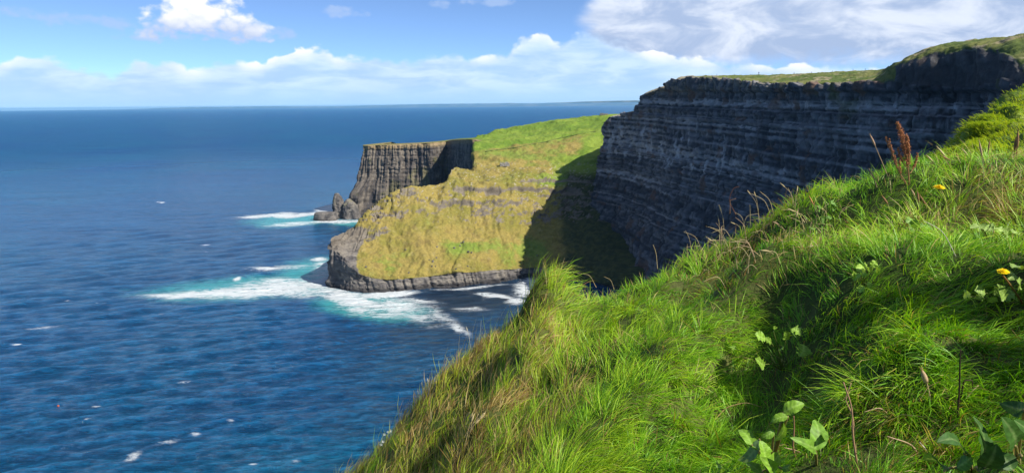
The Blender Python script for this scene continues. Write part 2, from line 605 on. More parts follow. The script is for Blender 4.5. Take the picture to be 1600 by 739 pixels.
    # small whitecaps lying along the crests of the open sea
    mw = T.n('ShaderNodeMapping')
    mw.inputs['Rotation'].default_value = (0, 0, rad(-28))
    mw.inputs['Scale'].default_value = (0.30, 1.0, 1.0)
    T.put(mw.inputs['Vector'], pos)
    cap_a = T.noise(mw.outputs[0], 0.16, 3.0, 0.7)
    cap_b = T.noise(pos, 0.006, 3.0, 0.6)
    caps = T.ss(T.m('ADD', T.m('ADD', cap_a, T.m('MULTIPLY', T.m('SUBTRACT', lac, 0.82), 0.25)), T.m('MULTIPLY', T.m('SUBTRACT', cap_b, 0.5), 0.2)), 0.74, 0.84)
    fm = T.m('MAXIMUM', T.m('MULTIPLY', T.m('MULTIPLY', T.ss(fm, 0.18, 1.05), 0.95), gate), T.m('MULTIPLY', caps, 0.7))
    df = T.n('ShaderNodeBsdfDiffuse')
    df.inputs[0].default_value = (0.80, 0.84, 0.85, 1)
    T.put(df.inputs['Normal'], b.outputs[0])
    mx_ = T.n('ShaderNodeMixShader')
    T.put(mx_.inputs[0], fm)
    T.put(mx_.inputs[1], p.outputs[0])
    T.put(mx_.inputs[2], df.outputs[0])
    o = T.n('ShaderNodeOutputMaterial')
    T.put(o.inputs[0], mx_.outputs[0])
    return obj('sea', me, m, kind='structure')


build_sea()

# ================================================================== THE CLIFFS AND HEADLANDS
def strata(z, s, warp, seed, want=False):
    """protrusion in -1..1 of layered, block-jointed rock; z bedding height, s distance along the face"""
    zz = z + warp
    l1 = cell1(zz / 4.3, seed)
    l2 = cell1(zz / 1.55 + 0.3, seed + 1)
    i1 = np.floor(zz / 1.55 + 0.3)
    j1 = np.floor(s / (3.2 + 1.6 * cell1(zz / 1.55 + 0.3, seed + 2)) + 7 * cell1(zz / 1.55 + 0.3, seed + 3))
    blk = _h(i1.astype(np.int64), j1.astype(np.int64), (i1 * 0).astype(np.int64), seed + 4) * 2 - 1
    if want:
        return 0.45 * l1 + 0.35 * l2 + 0.45 * blk, l2, blk
    return 0.55 * l1 + 0.35 * l2 + 0.30 * blk


def arc(g):
    """length along the columns"""
    d = np.linalg.norm(np.diff(g[..., :2], axis=1), axis=2)
    return np.concatenate((np.zeros((g.shape[0], 1)), np.cumsum(d, 1)), 1)


# ---- near headland: a wedge of straw-coloured turf on a dark rock foot
def build_headland():
    cols = []
    #        px   R1    R2          R3            R4            R5            R6           R7
    spec = [(512, 446, (511, 379, 5), (520, 372, 16), (545, 357, 34), None, None, None),
            (528, 450, (527, 397, 3), (532, 376, 18), (553, 353, 44), None, None, None),
            (549, 456, (550, 421, 2), (551, 388, 24), (563, 341, 60), None, None, None),
            (575, 457, (575, 433, 2), (573, 380, 34), (580, 324, 70), None, None, None),
            (610, 456.5, (610, 436, 3), (606, 372, 40), (606, 306, 78), None, None, None),
            (650, 454, (650, 433, 3), (646, 365, 42), (642, 292, 84), None, None, None),
            (694, 450, (694, 429.5, 3), (694, 358, 46), (694, 290, 90), None, None, None),
            (705, 449, (704, 428, 3), (704, 356, 47), (704, 290, 90), (706, 264, 118), (712, 262, 150), None),
            (735, 446.5, (735, 425, 3), (735, 352, 48), (735, 286, 92), (736, 264, 122), (737, 262, 150), None),
            (742, 446, (742, 424.5, 3), (742, 352, 48), (742, 286, 92), (742, 262, 128), (742, 232, 205), (742, 217, 262)),
            (800, 438, (800, 421, 3), (800, 347, 48), (800, 281, 92), (800, 252, 135), (800, 223, 215), (800, 201, 325)),
            (845, 432, (845, 417, 3), (845, 343, 50), (848, 278, 92), (850, 246, 138), (852, 213, 225), (855, 190, 335)),
            (900, 438, (900, 424, 4), (900, 338, 80), (900, 272, 120), (902, 238, 168), (905, 204, 253), (908, 184, 358)),
            (965, 452, (965, 436, 6), (960, 330, 115), (955, 262, 156), (958, 228, 206), (960, 196, 286), (962, 178.5, 386)),
            (1040, 470, (1030, 452, 8), (1020, 322, 150), (1010, 255, 192), (1010, 222, 244), (1010, 194, 319), (1012, 177, 419))]
    for px, r1, r2, r3, r4, r5, r6, r7 in spec:
        b = PW(px, r1)
        yb = b[1]
        c = [b + np.array((0, -3, -8)), b]
        for q in (r2, r3, r4):
            c.append(P(q[0], q[1], yb + q[2]))
        top = c[-1]
        if r5 is None:
            c += [top + np.array((6, 14, -4)), top + np.array((14, 34, -max(top[2] - 6, 10) * 0.7)), top + np.array((20, 52, -top[2] - 6))]
        elif r7 is None:
            c += [P(r5[0], r5[1], yb + r5[2]), P(r6[0], r6[1], yb + r6[2]), P(r6[0], r6[1], yb + r6[2]) + np.array((4, 30, -30))]
        else:
            c += [P(q[0], q[1], yb + q[2]) for q in (r5, r6, r7)]
        back = c[-1]
        c.append(back + np.array((10, 60, -14 if r7 else -1)))
        cols.append(c)
    first = [p + np.array((16, 45, 0)) for p in cols[0]]
    cols.insert(0, first)
    net = np.array(cols).transpose(1, 0, 2)
    g = loft(net, [4, 46, 60, 60, 40, 46, 40, 8], [14, 16, 22, 22, 30, 34, 36, 12, 30, 10, 50, 40, 44, 30, 10])
    n = grid_normals(g)
    x, y, z = g[..., 0], g[..., 1], g[..., 2]
    s = arc(g)
    steep = sstep(1 - np.abs(n[..., 2]), 0.36, 0.62)
    low = fbm(x / 30, y / 30, z / 30, 4, seed=31)
    # a broken scarp across the slope and rocky ribs near the ridge
    px, py = project(g)
    scarp = np.exp(-((py - 300 - 0.02 * (px - 760) - 5 * low) / 5.5) ** 2) * sstep(px, 690, 730) * (0.35 + 0.65 * (fbm(x / 14, y / 14, 0, 3, seed=5) > -0.05))
    scarp2 = 0.6 * np.exp(-((py - 284 - 6 * low) / 3.5) ** 2) * sstep(px, 790, 820)
    ribs = sstep(fbm(x / 9, y / 9, z / 2.5, 5, 0.65, seed=9), 0.10, 0.26)
    crag = ribs * np.clip(np.exp(-((py - 330 - 22 * low) / 20) ** 2) * sstep(px, 640, 700)
                          + 1.2 * sstep(632 - px, -60, 30) * sstep(392 - 0.45 * (px - 540) - py, -14, 10), 0, 1)
    tipw = sstep(566 - px + 20 * low - 0.12 * (py - 420), -4, 14) * sstep(py, 350, 360)
    band = sstep(z, 12.5, 10.0)
    rock = np.clip(np.maximum.reduce([steep * sstep(z, 48, 30) * (tipw + band), scarp, scarp2, crag * 1.0, tipw, band * steep]), 0, 1)
    warp = 1.2 * low + 0.02 * x
    d = strata(z, s, warp, 50) * np.where(z < 14, 1.5, 1.1) * rock
    d += rock * (2.2 * fbm(x / 6, y / 6, z / 6, 5, 0.62, seed=3) + 1.6 * (np.clip(np.abs(fbm(s / 6, z / 60, 2, 3, seed=17)) * 5, 0, 1) - 1)) - 2.2 * scarp - 0.8 * scarp2
    gul = np.clip(np.abs(fbm(s / 17 + 0.5 * low, y / 120, z / 90, 3, 0.55, seed=14)) * 4.5, 0, 1) - 1
    terr = np.abs(((z + 1.5 * low + 0.8 * fbm(s / 6, z / 6, 0, 2, seed=16)) / 2.6) % 1 - 0.5) * 2
    d += (1 - rock) * (1.9 * fbm(x / 10, y / 10, z / 10, 5, 0.6, seed=6) + 0.75 * fbm(x / 2.4, y / 2.4, z / 2.4, 3, 0.6, seed=7) + 0.45 * terr * sstep(py, 225, 250) + 1.3 * gul * sstep(py, 240, 275) + 0.9 * fbm(x / 4.5, y / 4.5, z / 4.5, 4, 0.65, seed=20))
    brk = fbm(s / 22, y / 60, 3, 4, 0.6, seed=25)
    for (pl, hh, x0_, th_) in ((283, 1.8, 770, 0.0), (298, 2.6, 700, -0.1), (309, 1.8, 690, 0.02), (321, 2.2, 640, 0.05), (336, 1.5, 560, 0.1), (318, 1.8, 560, 0.08), (252, 1.6, 735, 0.12)):
        lf = pl + 7 * brk + 3 * fbm(s / 5, 1, 0, 2, seed=int(pl))
        on = sstep(fbm(s / 26, pl, 5, 3, seed=27) + 0.1, th_, th_ + 0.15) * sstep(px, x0_ - 15, x0_ + 10)
        d += hh * on * sstep(lf - py, -1.6, 1.2) * sstep(py - lf, -16, -5)
    d += 3.5 * low * sstep(z, 12, 40) + 2.5 * fbm(s / 16, z / 40, 0, 3, seed=77) * np.maximum(band, tipw)
    d *= sstep(z, -4, 1) * 0.9 + 0.1
    g = g + n * d[..., None]
    n2 = grid_normals(g)
    bare = sstep(1 - np.abs(n2[..., 2]), 0.56, 0.72) * sstep(py, 245, 255) * sstep(352 - py, -10, 20)
    rock = np.maximum(rock, bare)
    # colours of the turf and rock; the right-hand turf also carries shade
    t1 = fbm(x / 20, y / 20, z / 20, 5, 0.6, seed=12)
    t2 = fbm(x / 3.0, y / 3.0, z / 3.0, 4, 0.65, seed=13)
    straw = cmix((0.262, 0.205, 0.056), (0.19, 0.170, 0.036), sstep(t1 + 0.4 * t2, -0.35, 0.35))
    straw = cmix(straw, (0.30, 0.24, 0.095), sstep(t2, 0.12, 0.5) * 0.6)
    straw = cmix(straw, (0.15, 0.10, 0.045), sstep(fbm(x / 5, y / 5, z / 5, 4, 0.65, seed=18), 0.2, 0.5) * 0.4)
    green = cmix((0.145, 0.205, 0.03), (0.20, 0.235, 0.045), sstep(t2, -0.3, 0.4))
    gmask = np.clip(np.exp(-((px - 745) / 62) ** 2 - ((py - 383 - 0.02 * (px - 745)) / 12) ** 2) * 1.0
                    + 0.8 * np.exp(-((px - 825) / 30) ** 2 - ((py - 392) / 26) ** 2)
                    + 0.55 * np.exp(-((px - 610) / 45) ** 2 - ((py - 410) / 22) ** 2)
                    + 0.7 * sstep(px, 700, 712) * sstep(py, 262, 258) * 0.6, 0, 1)
    gmask = sstep(gmask + 0.75 * t1 + 0.35 * t2, 0.28, 0.8)
    meadow = sstep(238 - 0.155 * (px - 750) + 3.5 * t1 - py, -1.0, 1.5) * (px > 715)
    slope_green = sstep(px + 0.9 * (py - 215) + 28 * t1, 900, 925) * sstep(300 - py, 0, 15)
    c = cmix(straw, green, gmask)
    c = cmix(c, cmix((0.125, 0.20, 0.022), (0.19, 0.255, 0.035), sstep(t1 + 0.3 * t2, -0.3, 0.3)), np.maximum(meadow, slope_green))
    shaded_turf = sstep(px + 30 * t1, 868, 890) * sstep(py, 262, 285)  # dark green turf, with the slope's shade put into its colour
    c = cmix(c, cmix((0.045, 0.055, 0.022), (0.09, 0.095, 0.03), sstep(t2, -0.3, 0.4)), shaded_turf)
    stones = (fbm(x / 1.5, y / 1.5, z / 1.5, 2, seed=41) > 0.52) * sstep(py, 250, 262) * sstep(330 - py, -15, 25)
    c = cmix(c, (0.36, 0.32, 0.27), stones * 0.8)
    rk = cmix((0.115, 0.105, 0.10), (0.20, 0.18, 0.155), sstep(fbm(s / 9, (z + warp) / 1.4, 1, 4, seed=15), -0.3, 0.35))
    rk = cmix(rk, (0.06, 0.055, 0.055), sstep(fbm(x / 3, y / 3, z / 5, 3, seed=19), 0.1, 0.5) * 0.8)
    rk = cmix(rk, (0.035, 0.034, 0.036), sstep(z, 4.0, 1.5) * 0.9)
    rk = cmix(rk, (0.21, 0.17, 0.115), sstep(z, 20, 34) * 0.5)
    c = cmix(c, rk, sstep(rock + 0.25 * t2, 0.35, 0.62))
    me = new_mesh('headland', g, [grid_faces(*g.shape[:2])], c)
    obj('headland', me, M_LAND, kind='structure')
    return g


HEAD = build_headland()


# ---- far promontory with a fluted vertical face
def build_promontory():
    #     R1(py)    mid points and lip given as (px, py, Y)
    Y0 = 812
    spec = []
    spec.append([(541, 339, 806), (544, 308, 808), (553, 293, 812), (559, 278, 814), (564, 250, 815), (567, 228, 816), (568, 226.5, 826)])
    spec.append([(556, 340, 796), (557, 309, 800), (566, 290, 806), (572, 276, 810), (575, 250, 812), (577, 227.5, 814), (578, 226, 828)])
    spec.append([(580, 338.5, 806), (582, 305, 808), (585, 285, 811), (588, 272, 813), (590, 248, 814), (592, 227, 815), (592, 225.6, 832)])
    for px in (615, 645, 672, 688):
        o = {615: 0, 645: 3, 672: 0, 688: 9}[px]
        lip = {615: 226.3, 645: 225, 672: 223.5, 688: 222}[px]
        spec.append([(px - 2, 338, 806 + o), (px - 1, 310, 808 + o), (px, 290, 811 + o), (px, 272, 812 + o), (px, 248, 813 + o), (px, lip, 815 + o), (px, lip - 1.6, 836 + o)])
    spec.append([(697, 338, 826), (697, 310, 828), (698, 290, 830), (698, 272, 830), (698, 246, 831), (698, 221, 832), (699, 219, 846)])
    spec.append([(715, 345, 770), (715, 312, 771), (715, 291, 772), (716, 270, 773), (716, 244, 774), (717, 219, 776), (719, 216.6, 790)])
    spec.append([(738, 352, 722), (738, 320, 723), (738, 295, 724), (739, 272, 725), (739, 244, 726), (740, 218, 728), (742, 215, 756)])
    spec.append([(775, 352, 700), (775, 320, 702), (775, 295, 704), (775, 272, 706), (775, 250, 712), (775, 224, 730), (780, 207.5, 810)])
    cols = []
    for sp in spec:
        b = PW(sp[0][0], sp[0][1])
        b = P(sp[0][0], sp[0][1], sp[0][2])
        b[2] = 0
        c = [b + np.array((0, -4, -8)), b] + [P(*q) for q in sp[1:]]
        c.append(c[-1] + np.array((4, 50, -9)))
        c.append(c[-1] + np.array((4, 60, -60)))
        cols.append(c)
    cols.insert(0, [p + np.array((22, 60, 0)) for p in cols[0]])
    net = np.array(cols).transpose(1, 0, 2)
    g = loft(net, [3, 22, 14, 14, 28, 28, 12, 8, 6], [20, 16, 22, 40, 50, 46, 28, 22, 46, 40, 16])
    n = grid_normals(g)
    x, y, z = g[..., 0], g[..., 1], g[..., 2]
    s = arc(g)
    s0 = s[10][None, :].repeat(g.shape[0], 0)
    px, py = project(g)
    steep = sstep(1 - np.abs(n[..., 2]), 0.4, 0.65)
    fl = fbm(s0 / 9.0, z / 90.0, 0, 4, 0.6, seed=61)
    crack = np.clip(np.abs(fbm(s0 / 13.0 + 0.25 * fbm(z / 20, s0 / 30, 0, 2, seed=3), z / 160.0, 3, 3, 0.6, seed=62)) * 5, 0, 1) - 1
    d = steep * ((2.6 + 1.8 * fbm(s0 / 30, z / 30, 1, 2, seed=58)) * fl + 2.4 * crack * sstep(fbm(s0 / 25, z / 22, 2, 2, seed=57), -0.4, 0.2) + 1.1 * strata(z, s0, 0.6 * fl, 70) + 1.6 * np.round(3 * fbm(s0 / 18, z / 16, 7, 3, seed=69)) / 3 + 1.3 * fbm(s0 / 2.6, z / 40, 4, 3, 0.6, seed=59) + 1.2 * fbm(x / 4, y / 4, z / 8, 4, seed=63))
    d *= 1 - 0.6 * sstep(z, 72, 80)
    d *= sstep(z, -4, 2)
    g = g + n * d[..., None]
    t2 = fbm(x / 4, y / 4, z / 4, 4, 0.6, seed=64)
    v = fbm(s0 / 3.2, z / 30, 5, 4, 0.6, seed=65)
    v = v + 0.3 * fbm(s0 / 14, z / 2.2, 8, 4, 0.6, seed=68)
    rk = cmix((0.085, 0.074, 0.066), (0.205, 0.175, 0.14), sstep(v + 0.3 * t2, -0.35, 0.45))
    rk = cmix(rk, (0.055, 0.052, 0.055), sstep(fbm(s0 / 5, z / 18, 9, 3, seed=66), 0.12, 0.45) * 0.85)
    rk = cmix(rk, (0.15, 0.14, 0.06), sstep(fbm(s0 / 12, z / 12, 2, 3, seed=67), 0.25, 0.55) * 0.6)
    rk = cmix(rk, (0.06, 0.055, 0.05), sstep(z, 8, 3) * 0.8)
    ztop = g[-12 - 3][None, :, 2]
    cap = sstep(z - ztop, -6.5, -2.5)
    c = cmix(rk, cmix((0.30, 0.22, 0.12), (0.22, 0.17, 0.09), sstep(t2, -0.3, 0.3)), cap * 0.9)
    top = sstep(n[..., 2] * np.sign(n[..., 2]), 0.75, 0.9) * (z > 60)
    gr = cmix((0.21, 0.18, 0.06), (0.13, 0.175, 0.03), sstep(px, 640, 760))
    c = cmix(c, gr, top)
    me = new_mesh('promontory', g, [grid_faces(*g.shape[:2])], c)
    obj('promontory', me, M_LAND, kind='structure')


build_promontory()


# ---- the great layered cliff on the right
def build_cliff():
    #      px     lip   Y     R_u (px,py,dY)      R_sky (px,py,dY)
    spec = [(941, 198, 600, (943, 196, 6), (950, 194, 14)),
            (953, 186, 592, (955, 184, 6), (960, 182, 14)),
            (968, 181, 583, (970, 179, 6), (974, 178, 14)),
            (994, 173, 566, (995, 171.5, 6), (998, 170, 14)),
            (998, 155, 563, (1000, 153.5, 8), (1006, 151, 20)),
            (1024, 142, 536, (1026, 139.5, 8), (1032, 138, 20)),
            (1048, 137, 507, (1049, 134.5, 8), (1054, 132, 18)),
            (1057, 125, 492, (1059, 123.5, 8), (1064, 121, 22)),
            (1092, 122, 458, (1092, 120.5, 12), (1094, 119.5, 40)),
            (1150, 126, 420, (1150, 123, 18), (1150, 119, 70)),
            (1210, 131.5, 378, (1210, 127, 20), (1210, 118, 80)),
            (1265, 133, 346, (1265, 127, 22), (1265, 115.5, 90)),
            (1325, 132, 316, (1325, 126, 24), (1325, 112.5, 95)),
            (1368, 131, 298, (1368, 123, 22), (1370, 110.5, 90)),
            (1392, 131.5, 290, (1397, 103, 4), (1402, 98, 12)),
            (1430, 132, 280, (1436, 88, 5), (1432, 83, 16)),
            (1470, 134, 272, (1474, 79, 5), (1470, 71, 20)),
            (1510, 137, 262, (1510, 76, 5), (1506, 67, 30)),
            (1548, 130, 240, (1550, 80, 8), (1545, 62.5, 50)),
            (1580, 124, 215, (1584, 90, 8), (1575, 59, 60)),
            (1612, 140, 190, (1614, 112, 8), (1610, 54, 70)),
            (1680, 140, 150, (1682, 105, 8), (1680, 46, 90))]
    lips = np.array([P(a, b, c) for a, b, c, _, _ in spec])
    tang = np.gradient(lips[:, :2], axis=0)
    nrm = np.stack([tang[:, 1], -tang[:, 0]], 1)
    nrm /= np.linalg.norm(nrm, axis=1, keepdims=True)
    mean = np.array((-0.93, -0.37))
    nrm = np.where((nrm @ mean)[:, None] < 0, -nrm, nrm)
    nrm = 0.4 * nrm + 0.6 * mean
    nrm /= np.linalg.norm(nrm, axis=1, keepdims=True)
    prof = [(-0.06, 36), (0.0, 33), (0.16, 24), (0.34, 14.5), (0.52, 9), (0.68, 6.0), (0.84, 2.5), (1.0, 0)]
    cols = []
    for i, (px, lp, Y, u, k) in enumerate(spec):
        L = lips[i]
        c = []
        for t, o in prof:
            c.append(np.array((L[0] + nrm[i, 0] * o, L[1] + nrm[i, 1] * o, L[2] * t)))
        c.append(P(u[0], u[1], Y + u[2]))
        c.append(P(k[0], k[1], Y + k[2]))
        c.append(c[-1] + np.array((30, 60, -3)))
        c.append(c[-1] + np.array((60, 60, -40)))
        cols.append(c)
    end = [p + np.array((45, 55, -1)) for p in cols[0]]
    cols.insert(0, end)
    net = np.array(cols).transpose(1, 0, 2)
    g = loft(net, [3, 30, 34, 36, 32, 34, 40, 22, 34, 6, 4],
             [16, 18, 18, 26, 8, 26, 24, 14, 36, 52, 54, 48, 52, 36, 22, 38, 40, 40, 30, 24, 18, 8])
    n = grid_normals(g)
    x, y, z = g[..., 0], g[..., 1], g[..., 2]
    px, py = project(g)
    nface = sum([3, 30, 34, 36, 32, 34, 40])
    s = arc(g)
    s0 = s[nface][None, :].repeat(g.shape[0], 0)
    dip = 0.045 * s0                       # the beds sink gently to the right
    low = fbm(s0 / 45, z / 40, 0, 4, seed=81)
    zb = z + dip * 0.35 + 0.5 * low + 2.2 * np.sin(z / 6.1) + 3.0 * np.sin(z / 15.3 + 1.0)
    steep = sstep(1 - np.abs(n[..., 2]), 0.36, 0.62)
    ledge, lay, blk = strata(zb, s0, 0.35 * fbm(s0 / 5, z / 5, 0, 2, seed=80), 90, True)
    big = cell1(zb / 9.5, 95)
    gully = np.clip(np.abs(fbm(s0 / 34 + 0.3 * low, z / 200, 1, 3, 0.55, seed=83)) * 4, 0, 1) - 1
    crack = np.clip(np.abs(fbm(s0 / 8 + 0.4 * low, z / 35, 9, 3, 0.6, seed=89)) * 5, 0, 1) - 1
    scar = fbm(s0 / 22, zb / 12, 5, 4, 0.6, seed=100)
    hillrow = sstep(px, 1385, 1405) * (np.arange(g.shape[0])[:, None] >= nface)
    d = steep * (1 - 0.55 * hillrow) * (1.5 * ledge + 1.1 * big + 1.8 * crack + 2.4 * np.round(scar * 5) / 5 + 3.0 * gully * sstep(z, 135, 60) + 2.0 * low + 1.3 * fbm(s0 / 6, z / 9, 0, 4, 0.6, seed=84))
    d += steep * 2.4 * fbm(s0 / 11, z / 70, 3, 3, 0.55, seed=79)
    d += (1 - steep) * (0.8 * fbm(x / 9, y / 9, z / 9, 4, seed=85) + 0.5 * fbm(x / 2.5, y / 2.5, 0, 2, seed=86))
    d *= sstep(z, -5, 3)
    # broken crest blocks along the lip
    lipw = np.zeros(g.shape[0])
    lipw[nface - 14:nface + 8] = np.hanning(22)
    d += lipw[:, None] * sstep(px, 1405, 1375) * 1.6 * (cell1(s0 / 3.7, 87) + 0.6 * cell1(s0 / 1.9, 88)) * 0.6
    g = g + n * d[..., None]
    g[nface - 6:nface + 4, :, 2] += (0.9 * cell1(s0 / 4.1, 187) + 0.5 * cell1(s0 / 1.7, 188))[nface - 6:nface + 4] * 0.55 * sstep(px[nface - 6:nface + 4], 1400, 1370)
    # colours
    t2 = fbm(s0 / 3, z / 2.2, 0, 4, 0.6, seed=91)
    bed = fbm(s0 / 16, zb / 1.2, 0, 5, 0.65, seed=92)
    bigbed = fbm(s0 / 55, zb / 7.5, 4, 4, 0.55, seed=93)
    stain = fbm(s0 / 1.8, z / 26, 6, 4, 0.6, seed=94)
    base = cmix((0.066, 0.066, 0.073), (0.195, 0.190, 0.193), sstep(0.22 * lay + 0.22 * blk + 0.4 * bed + 0.45 * bigbed + 0.25 * t2, -0.35, 0.45))
    base = cmix(base, (0.042, 0.039, 0.039), sstep(stain + 0.4 * bigbed, 0.15, 0.55) * 0.8)
    base = cmix(base, (0.035, 0.035, 0.04), sstep(-crack, 0.55, 0.95) * 0.75)
    thin_bed = sstep(cell1(zb / 0.8 + 0.15, 103), 0.62, 0.7) * (0.35 + 0.65 * sstep(fbm(s0 / 12, zb / 5, 7, 3, seed=104), -0.1, 0.3))
    base = cmix(base, (0.30, 0.29, 0.29), thin_bed * 0.9)
    # pale sandstone beds
    pale = np.zeros_like(z)
    for (za, zc_, th, s_a, s_b) in ((68.5, 0, 2.0, 0, 170), (104.0, 0, 1.0, 0, 170), (100.0, 0, 0.9, 20, 160), (96.5, 0, 1.0, 0, 260), (92.0, 0, 2.2, 60, 330), (87.5, 0, 1.1, 120, 360),
                                    (65.0, 0, 0.9, 0, 200), (111, 0, 0.8, 60, 300), (124, 0, 1.6, 60, 420), (83, 0, 0.8, 0, 300)):
        za = za + 2.2 * math.sin(za / 6.1) + 3.0 * math.sin(za / 15.3 + 1.0)
        pale = np.maximum(pale, np.exp(-((zb - za + 0.6 * t2) / th) ** 2) * sstep(s0, s_a - 20, s_a + 10) * sstep(-s0, -s_b - 20, -s_b + 20))
    pale = sstep(pale + 0.35 * blk, 0.35, 0.7)
    pale *= 0.35 + 0.75 * sstep(fbm(s0 / 7, zb / 3, 2, 4, 0.65, seed=96), -0.25, 0.35)
    base = cmix(base, (0.38, 0.365, 0.355), np.clip(pale, 0, 1) * 0.95)
    white = sstep(fbm(s0 / 4.0, z / 11.0, 11, 4, 0.65, seed=97), 0.18, 0.45) * np.exp(-((zb - 94) / 16) ** 2) * sstep(s0, 40, 110) * sstep(-s0, -330, -230)
    base = cmix(base, (0.55, 0.54, 0.53), white * 0.85)
    base = cmix(base, (0.17, 0.095, 0.06), sstep(fbm(s0 / 9, z / 7, 15, 3, seed=98), 0.36, 0.6) * 0.6)
    base = cmix(base, (0.27, 0.225, 0.15), sstep(z - 120 - dip * 0, 4, 9) * sstep(t2, -0.2, 0.4) * 0.6 * sstep(px, 1400, 1200))
    moss = sstep(fbm(s0 / 12, z / 18, 20, 4, seed=99), 0.12, 0.45) * np.clip(np.exp(-((px - 1290) / 60) ** 2 - ((py - 150) / 40) ** 2) + sstep(px, 1530, 1590) + 0.5 * sstep(z, 40, 10), 0, 1)
    base = cmix(base, (0.10, 0.105, 0.03), moss * 0.7)
    flat = 1 - sstep(1 - np.abs(n[..., 2]), 0.22, 0.42)
    rowi = np.arange(g.shape[0])[:, None] + 0 * px
    hill = sstep(rowi, nface + 6, nface + 20) * sstep(1 - np.abs(n[..., 2]), 0.95, 0.5)
    hillmask = sstep(px, 1385, 1410)
    grass = np.where(hillmask > 0.5, sstep(rowi + 9 * low + 6 * t2, nface + 19, nface + 23), sstep(rowi + 3 * t2, nface + 1, nface + 5))
    gc = cmix((0.085, 0.12, 0.025), (0.15, 0.16, 0.045), sstep(fbm(x / 14, y / 14, 0, 5, 0.6, seed=101), -0.25, 0.25))
    gc = cmix(gc, (0.30, 0.25, 0.15), sstep(fbm(x / 6, y / 9, 0, 4, 0.6, seed=102), 0.18, 0.4) * 0.8)
    gc = cmix(gc, (0.34, 0.29, 0.20), sstep(1085 - px, -25, 20) * 0.8)
    base = cmix(base, (0.055, 0.052, 0.05), hillrow * 0.65)
    c = cmix(base, gc, grass)
    me = new_mesh('cliff', g, [grid_faces(*g.shape[:2])], c)
    obj('cliff', me, M_LAND, kind='structure')
    return g


CLIFF = build_cliff()


# ---- faint coast across the bay
def build_far_coast():
    for name, dist, p0, p1, py0, amp, seed in (('distant_coast', 47000, 480, 1120, 162.0, 1.0, 3), ('distant_hills', 58000, 120, 1150, 160.5, 1.0, 8)):
        k = 260
        pxs = np.linspace(p0, p1, k)
        t = np.linspace(0, 1, k)
        hgt = (40 + 80 * sstep(t, 0.25, 0.6) + 45 * fbm(t * 7, 0, 0, 4, seed=seed)) * sstep(t, 0, 0.12)
        if name == 'distant_hills':
            hgt = (90 + 200 * sstep(t, 0.35, 0.7) + 110 * fbm(t * 6, 3, 0, 4, seed=seed)) * sstep(t, 0, 0.2)
        hgt = np.maximum(hgt, 4)
        base = np.array([P(q, 170, dist) for q in pxs])
        rows = []
        for f, back in ((-0.05, -500), (0.0, -450), (0.25, -250), (0.7, -80), (1.0, 0), (0.6, 300), (-0.05, 600)):
            r = base.copy()
            r[:, 1] += back
            r[:, 2] = f * hgt + (20 * fbm(t * 40, back, 0, 3, seed=2) * (0 < f < 1))
            rows.append(r)
        g = np.array(rows)
        nz = fbm(g[..., 0] / 500, g[..., 1] / 300, 0, 4, seed=4)
        c = cmix((0.06, 0.08, 0.07), (0.13, 0.14, 0.12), sstep(nz, -0.2, 0.3))
        obj(name, new_mesh(name, g, [grid_faces(*g.shape[:2])], c), M_FAR, kind='structure')


build_far_coast()



# ---- sea stacks under the promontory
def rough_rock(name, prof, seed, amp, label, cat, group=None, mat=None, cols=40):
    """prof: rows of (cx, cy, z, rx, ry, angle) -> closed lumpy rock"""
    rows = []
    th = np.linspace(0, 2 * math.pi, cols, endpoint=False)
    prof = np.array(prof, float)
    fine = pchip(prof, [9] * (len(prof) - 1))
    for cx, cy, z, rx, ry, an in fine:
        sq = 1 / np.maximum(np.abs(np.cos(th)) ** 3 + np.abs(np.sin(th)) ** 3, 1e-6) ** (1 / 3)
        u, v = rx * np.cos(th) * sq, ry * np.sin(th) * sq
        ca, sa = math.cos(an), math.sin(an)
        rows.append(np.stack([cx + u * ca - v * sa, cy + u * sa + v * ca, 0 * th + z], 1))
    g = np.array(rows)
    cen = g.mean(axis=1, keepdims=True)
    out = g - cen
    ln = np.maximum(np.linalg.norm(out, axis=2, keepdims=True), 1e-6)
    x, y, z = g[..., 0], g[..., 1], g[..., 2]
    d = amp * (0.7 * fbm(x / (amp * 3), y / (amp * 3), z / (amp * 6), 4, 0.65, seed) + 0.9 * np.round(3 * fbm(x / (amp * 2.2), y / (amp * 2.2), z / (amp * 3.5), 3, 0.6, seed + 9)) / 3 + 0.15 * cell1(z / (amp * 1.6), seed))
    g = g + out / ln * (d * np.minimum(1, ln[..., 0] / amp))[..., None]
    nr = len(g)
    o0 = g[0].mean(0)
    base = np.array((o0[0], o0[1], 0.0))
    V = np.concatenate((g.reshape(-1, 3), [g[-1].mean(0)])) - base
    i = np.arange(nr - 1)[:, None] * cols
    j = np.arange(cols)[None, :]
    jn = (j + 1) % cols
    f = np.stack([(i + j), (i + jn), (i + cols + jn), (i + cols + j)], 2).reshape(-1, 4)
    k = (nr - 1) * cols
    cap = np.stack([k + np.arange(cols), k + (np.arange(cols) + 1) % cols, np.full(cols, nr * cols)], 1)
    t = fbm(V[:, 0] / (amp * 2), V[:, 1] / (amp * 2), V[:, 2] / (amp * 3), 4, 0.6, seed + 3)
    c = cmix((0.085, 0.078, 0.074), (0.19, 0.17, 0.15), sstep(t, -0.3, 0.4))
    c = cmix(c, (0.16, 0.15, 0.06), sstep(t, 0.2, 0.5) * sstep(V[:, 2], 6, 14) * 0.6)
    return obj(name, new_mesh(name, V, [f, cap], c, smooth=False), mat or M_LAND, label=label, cat=cat, group=group, loc=base)


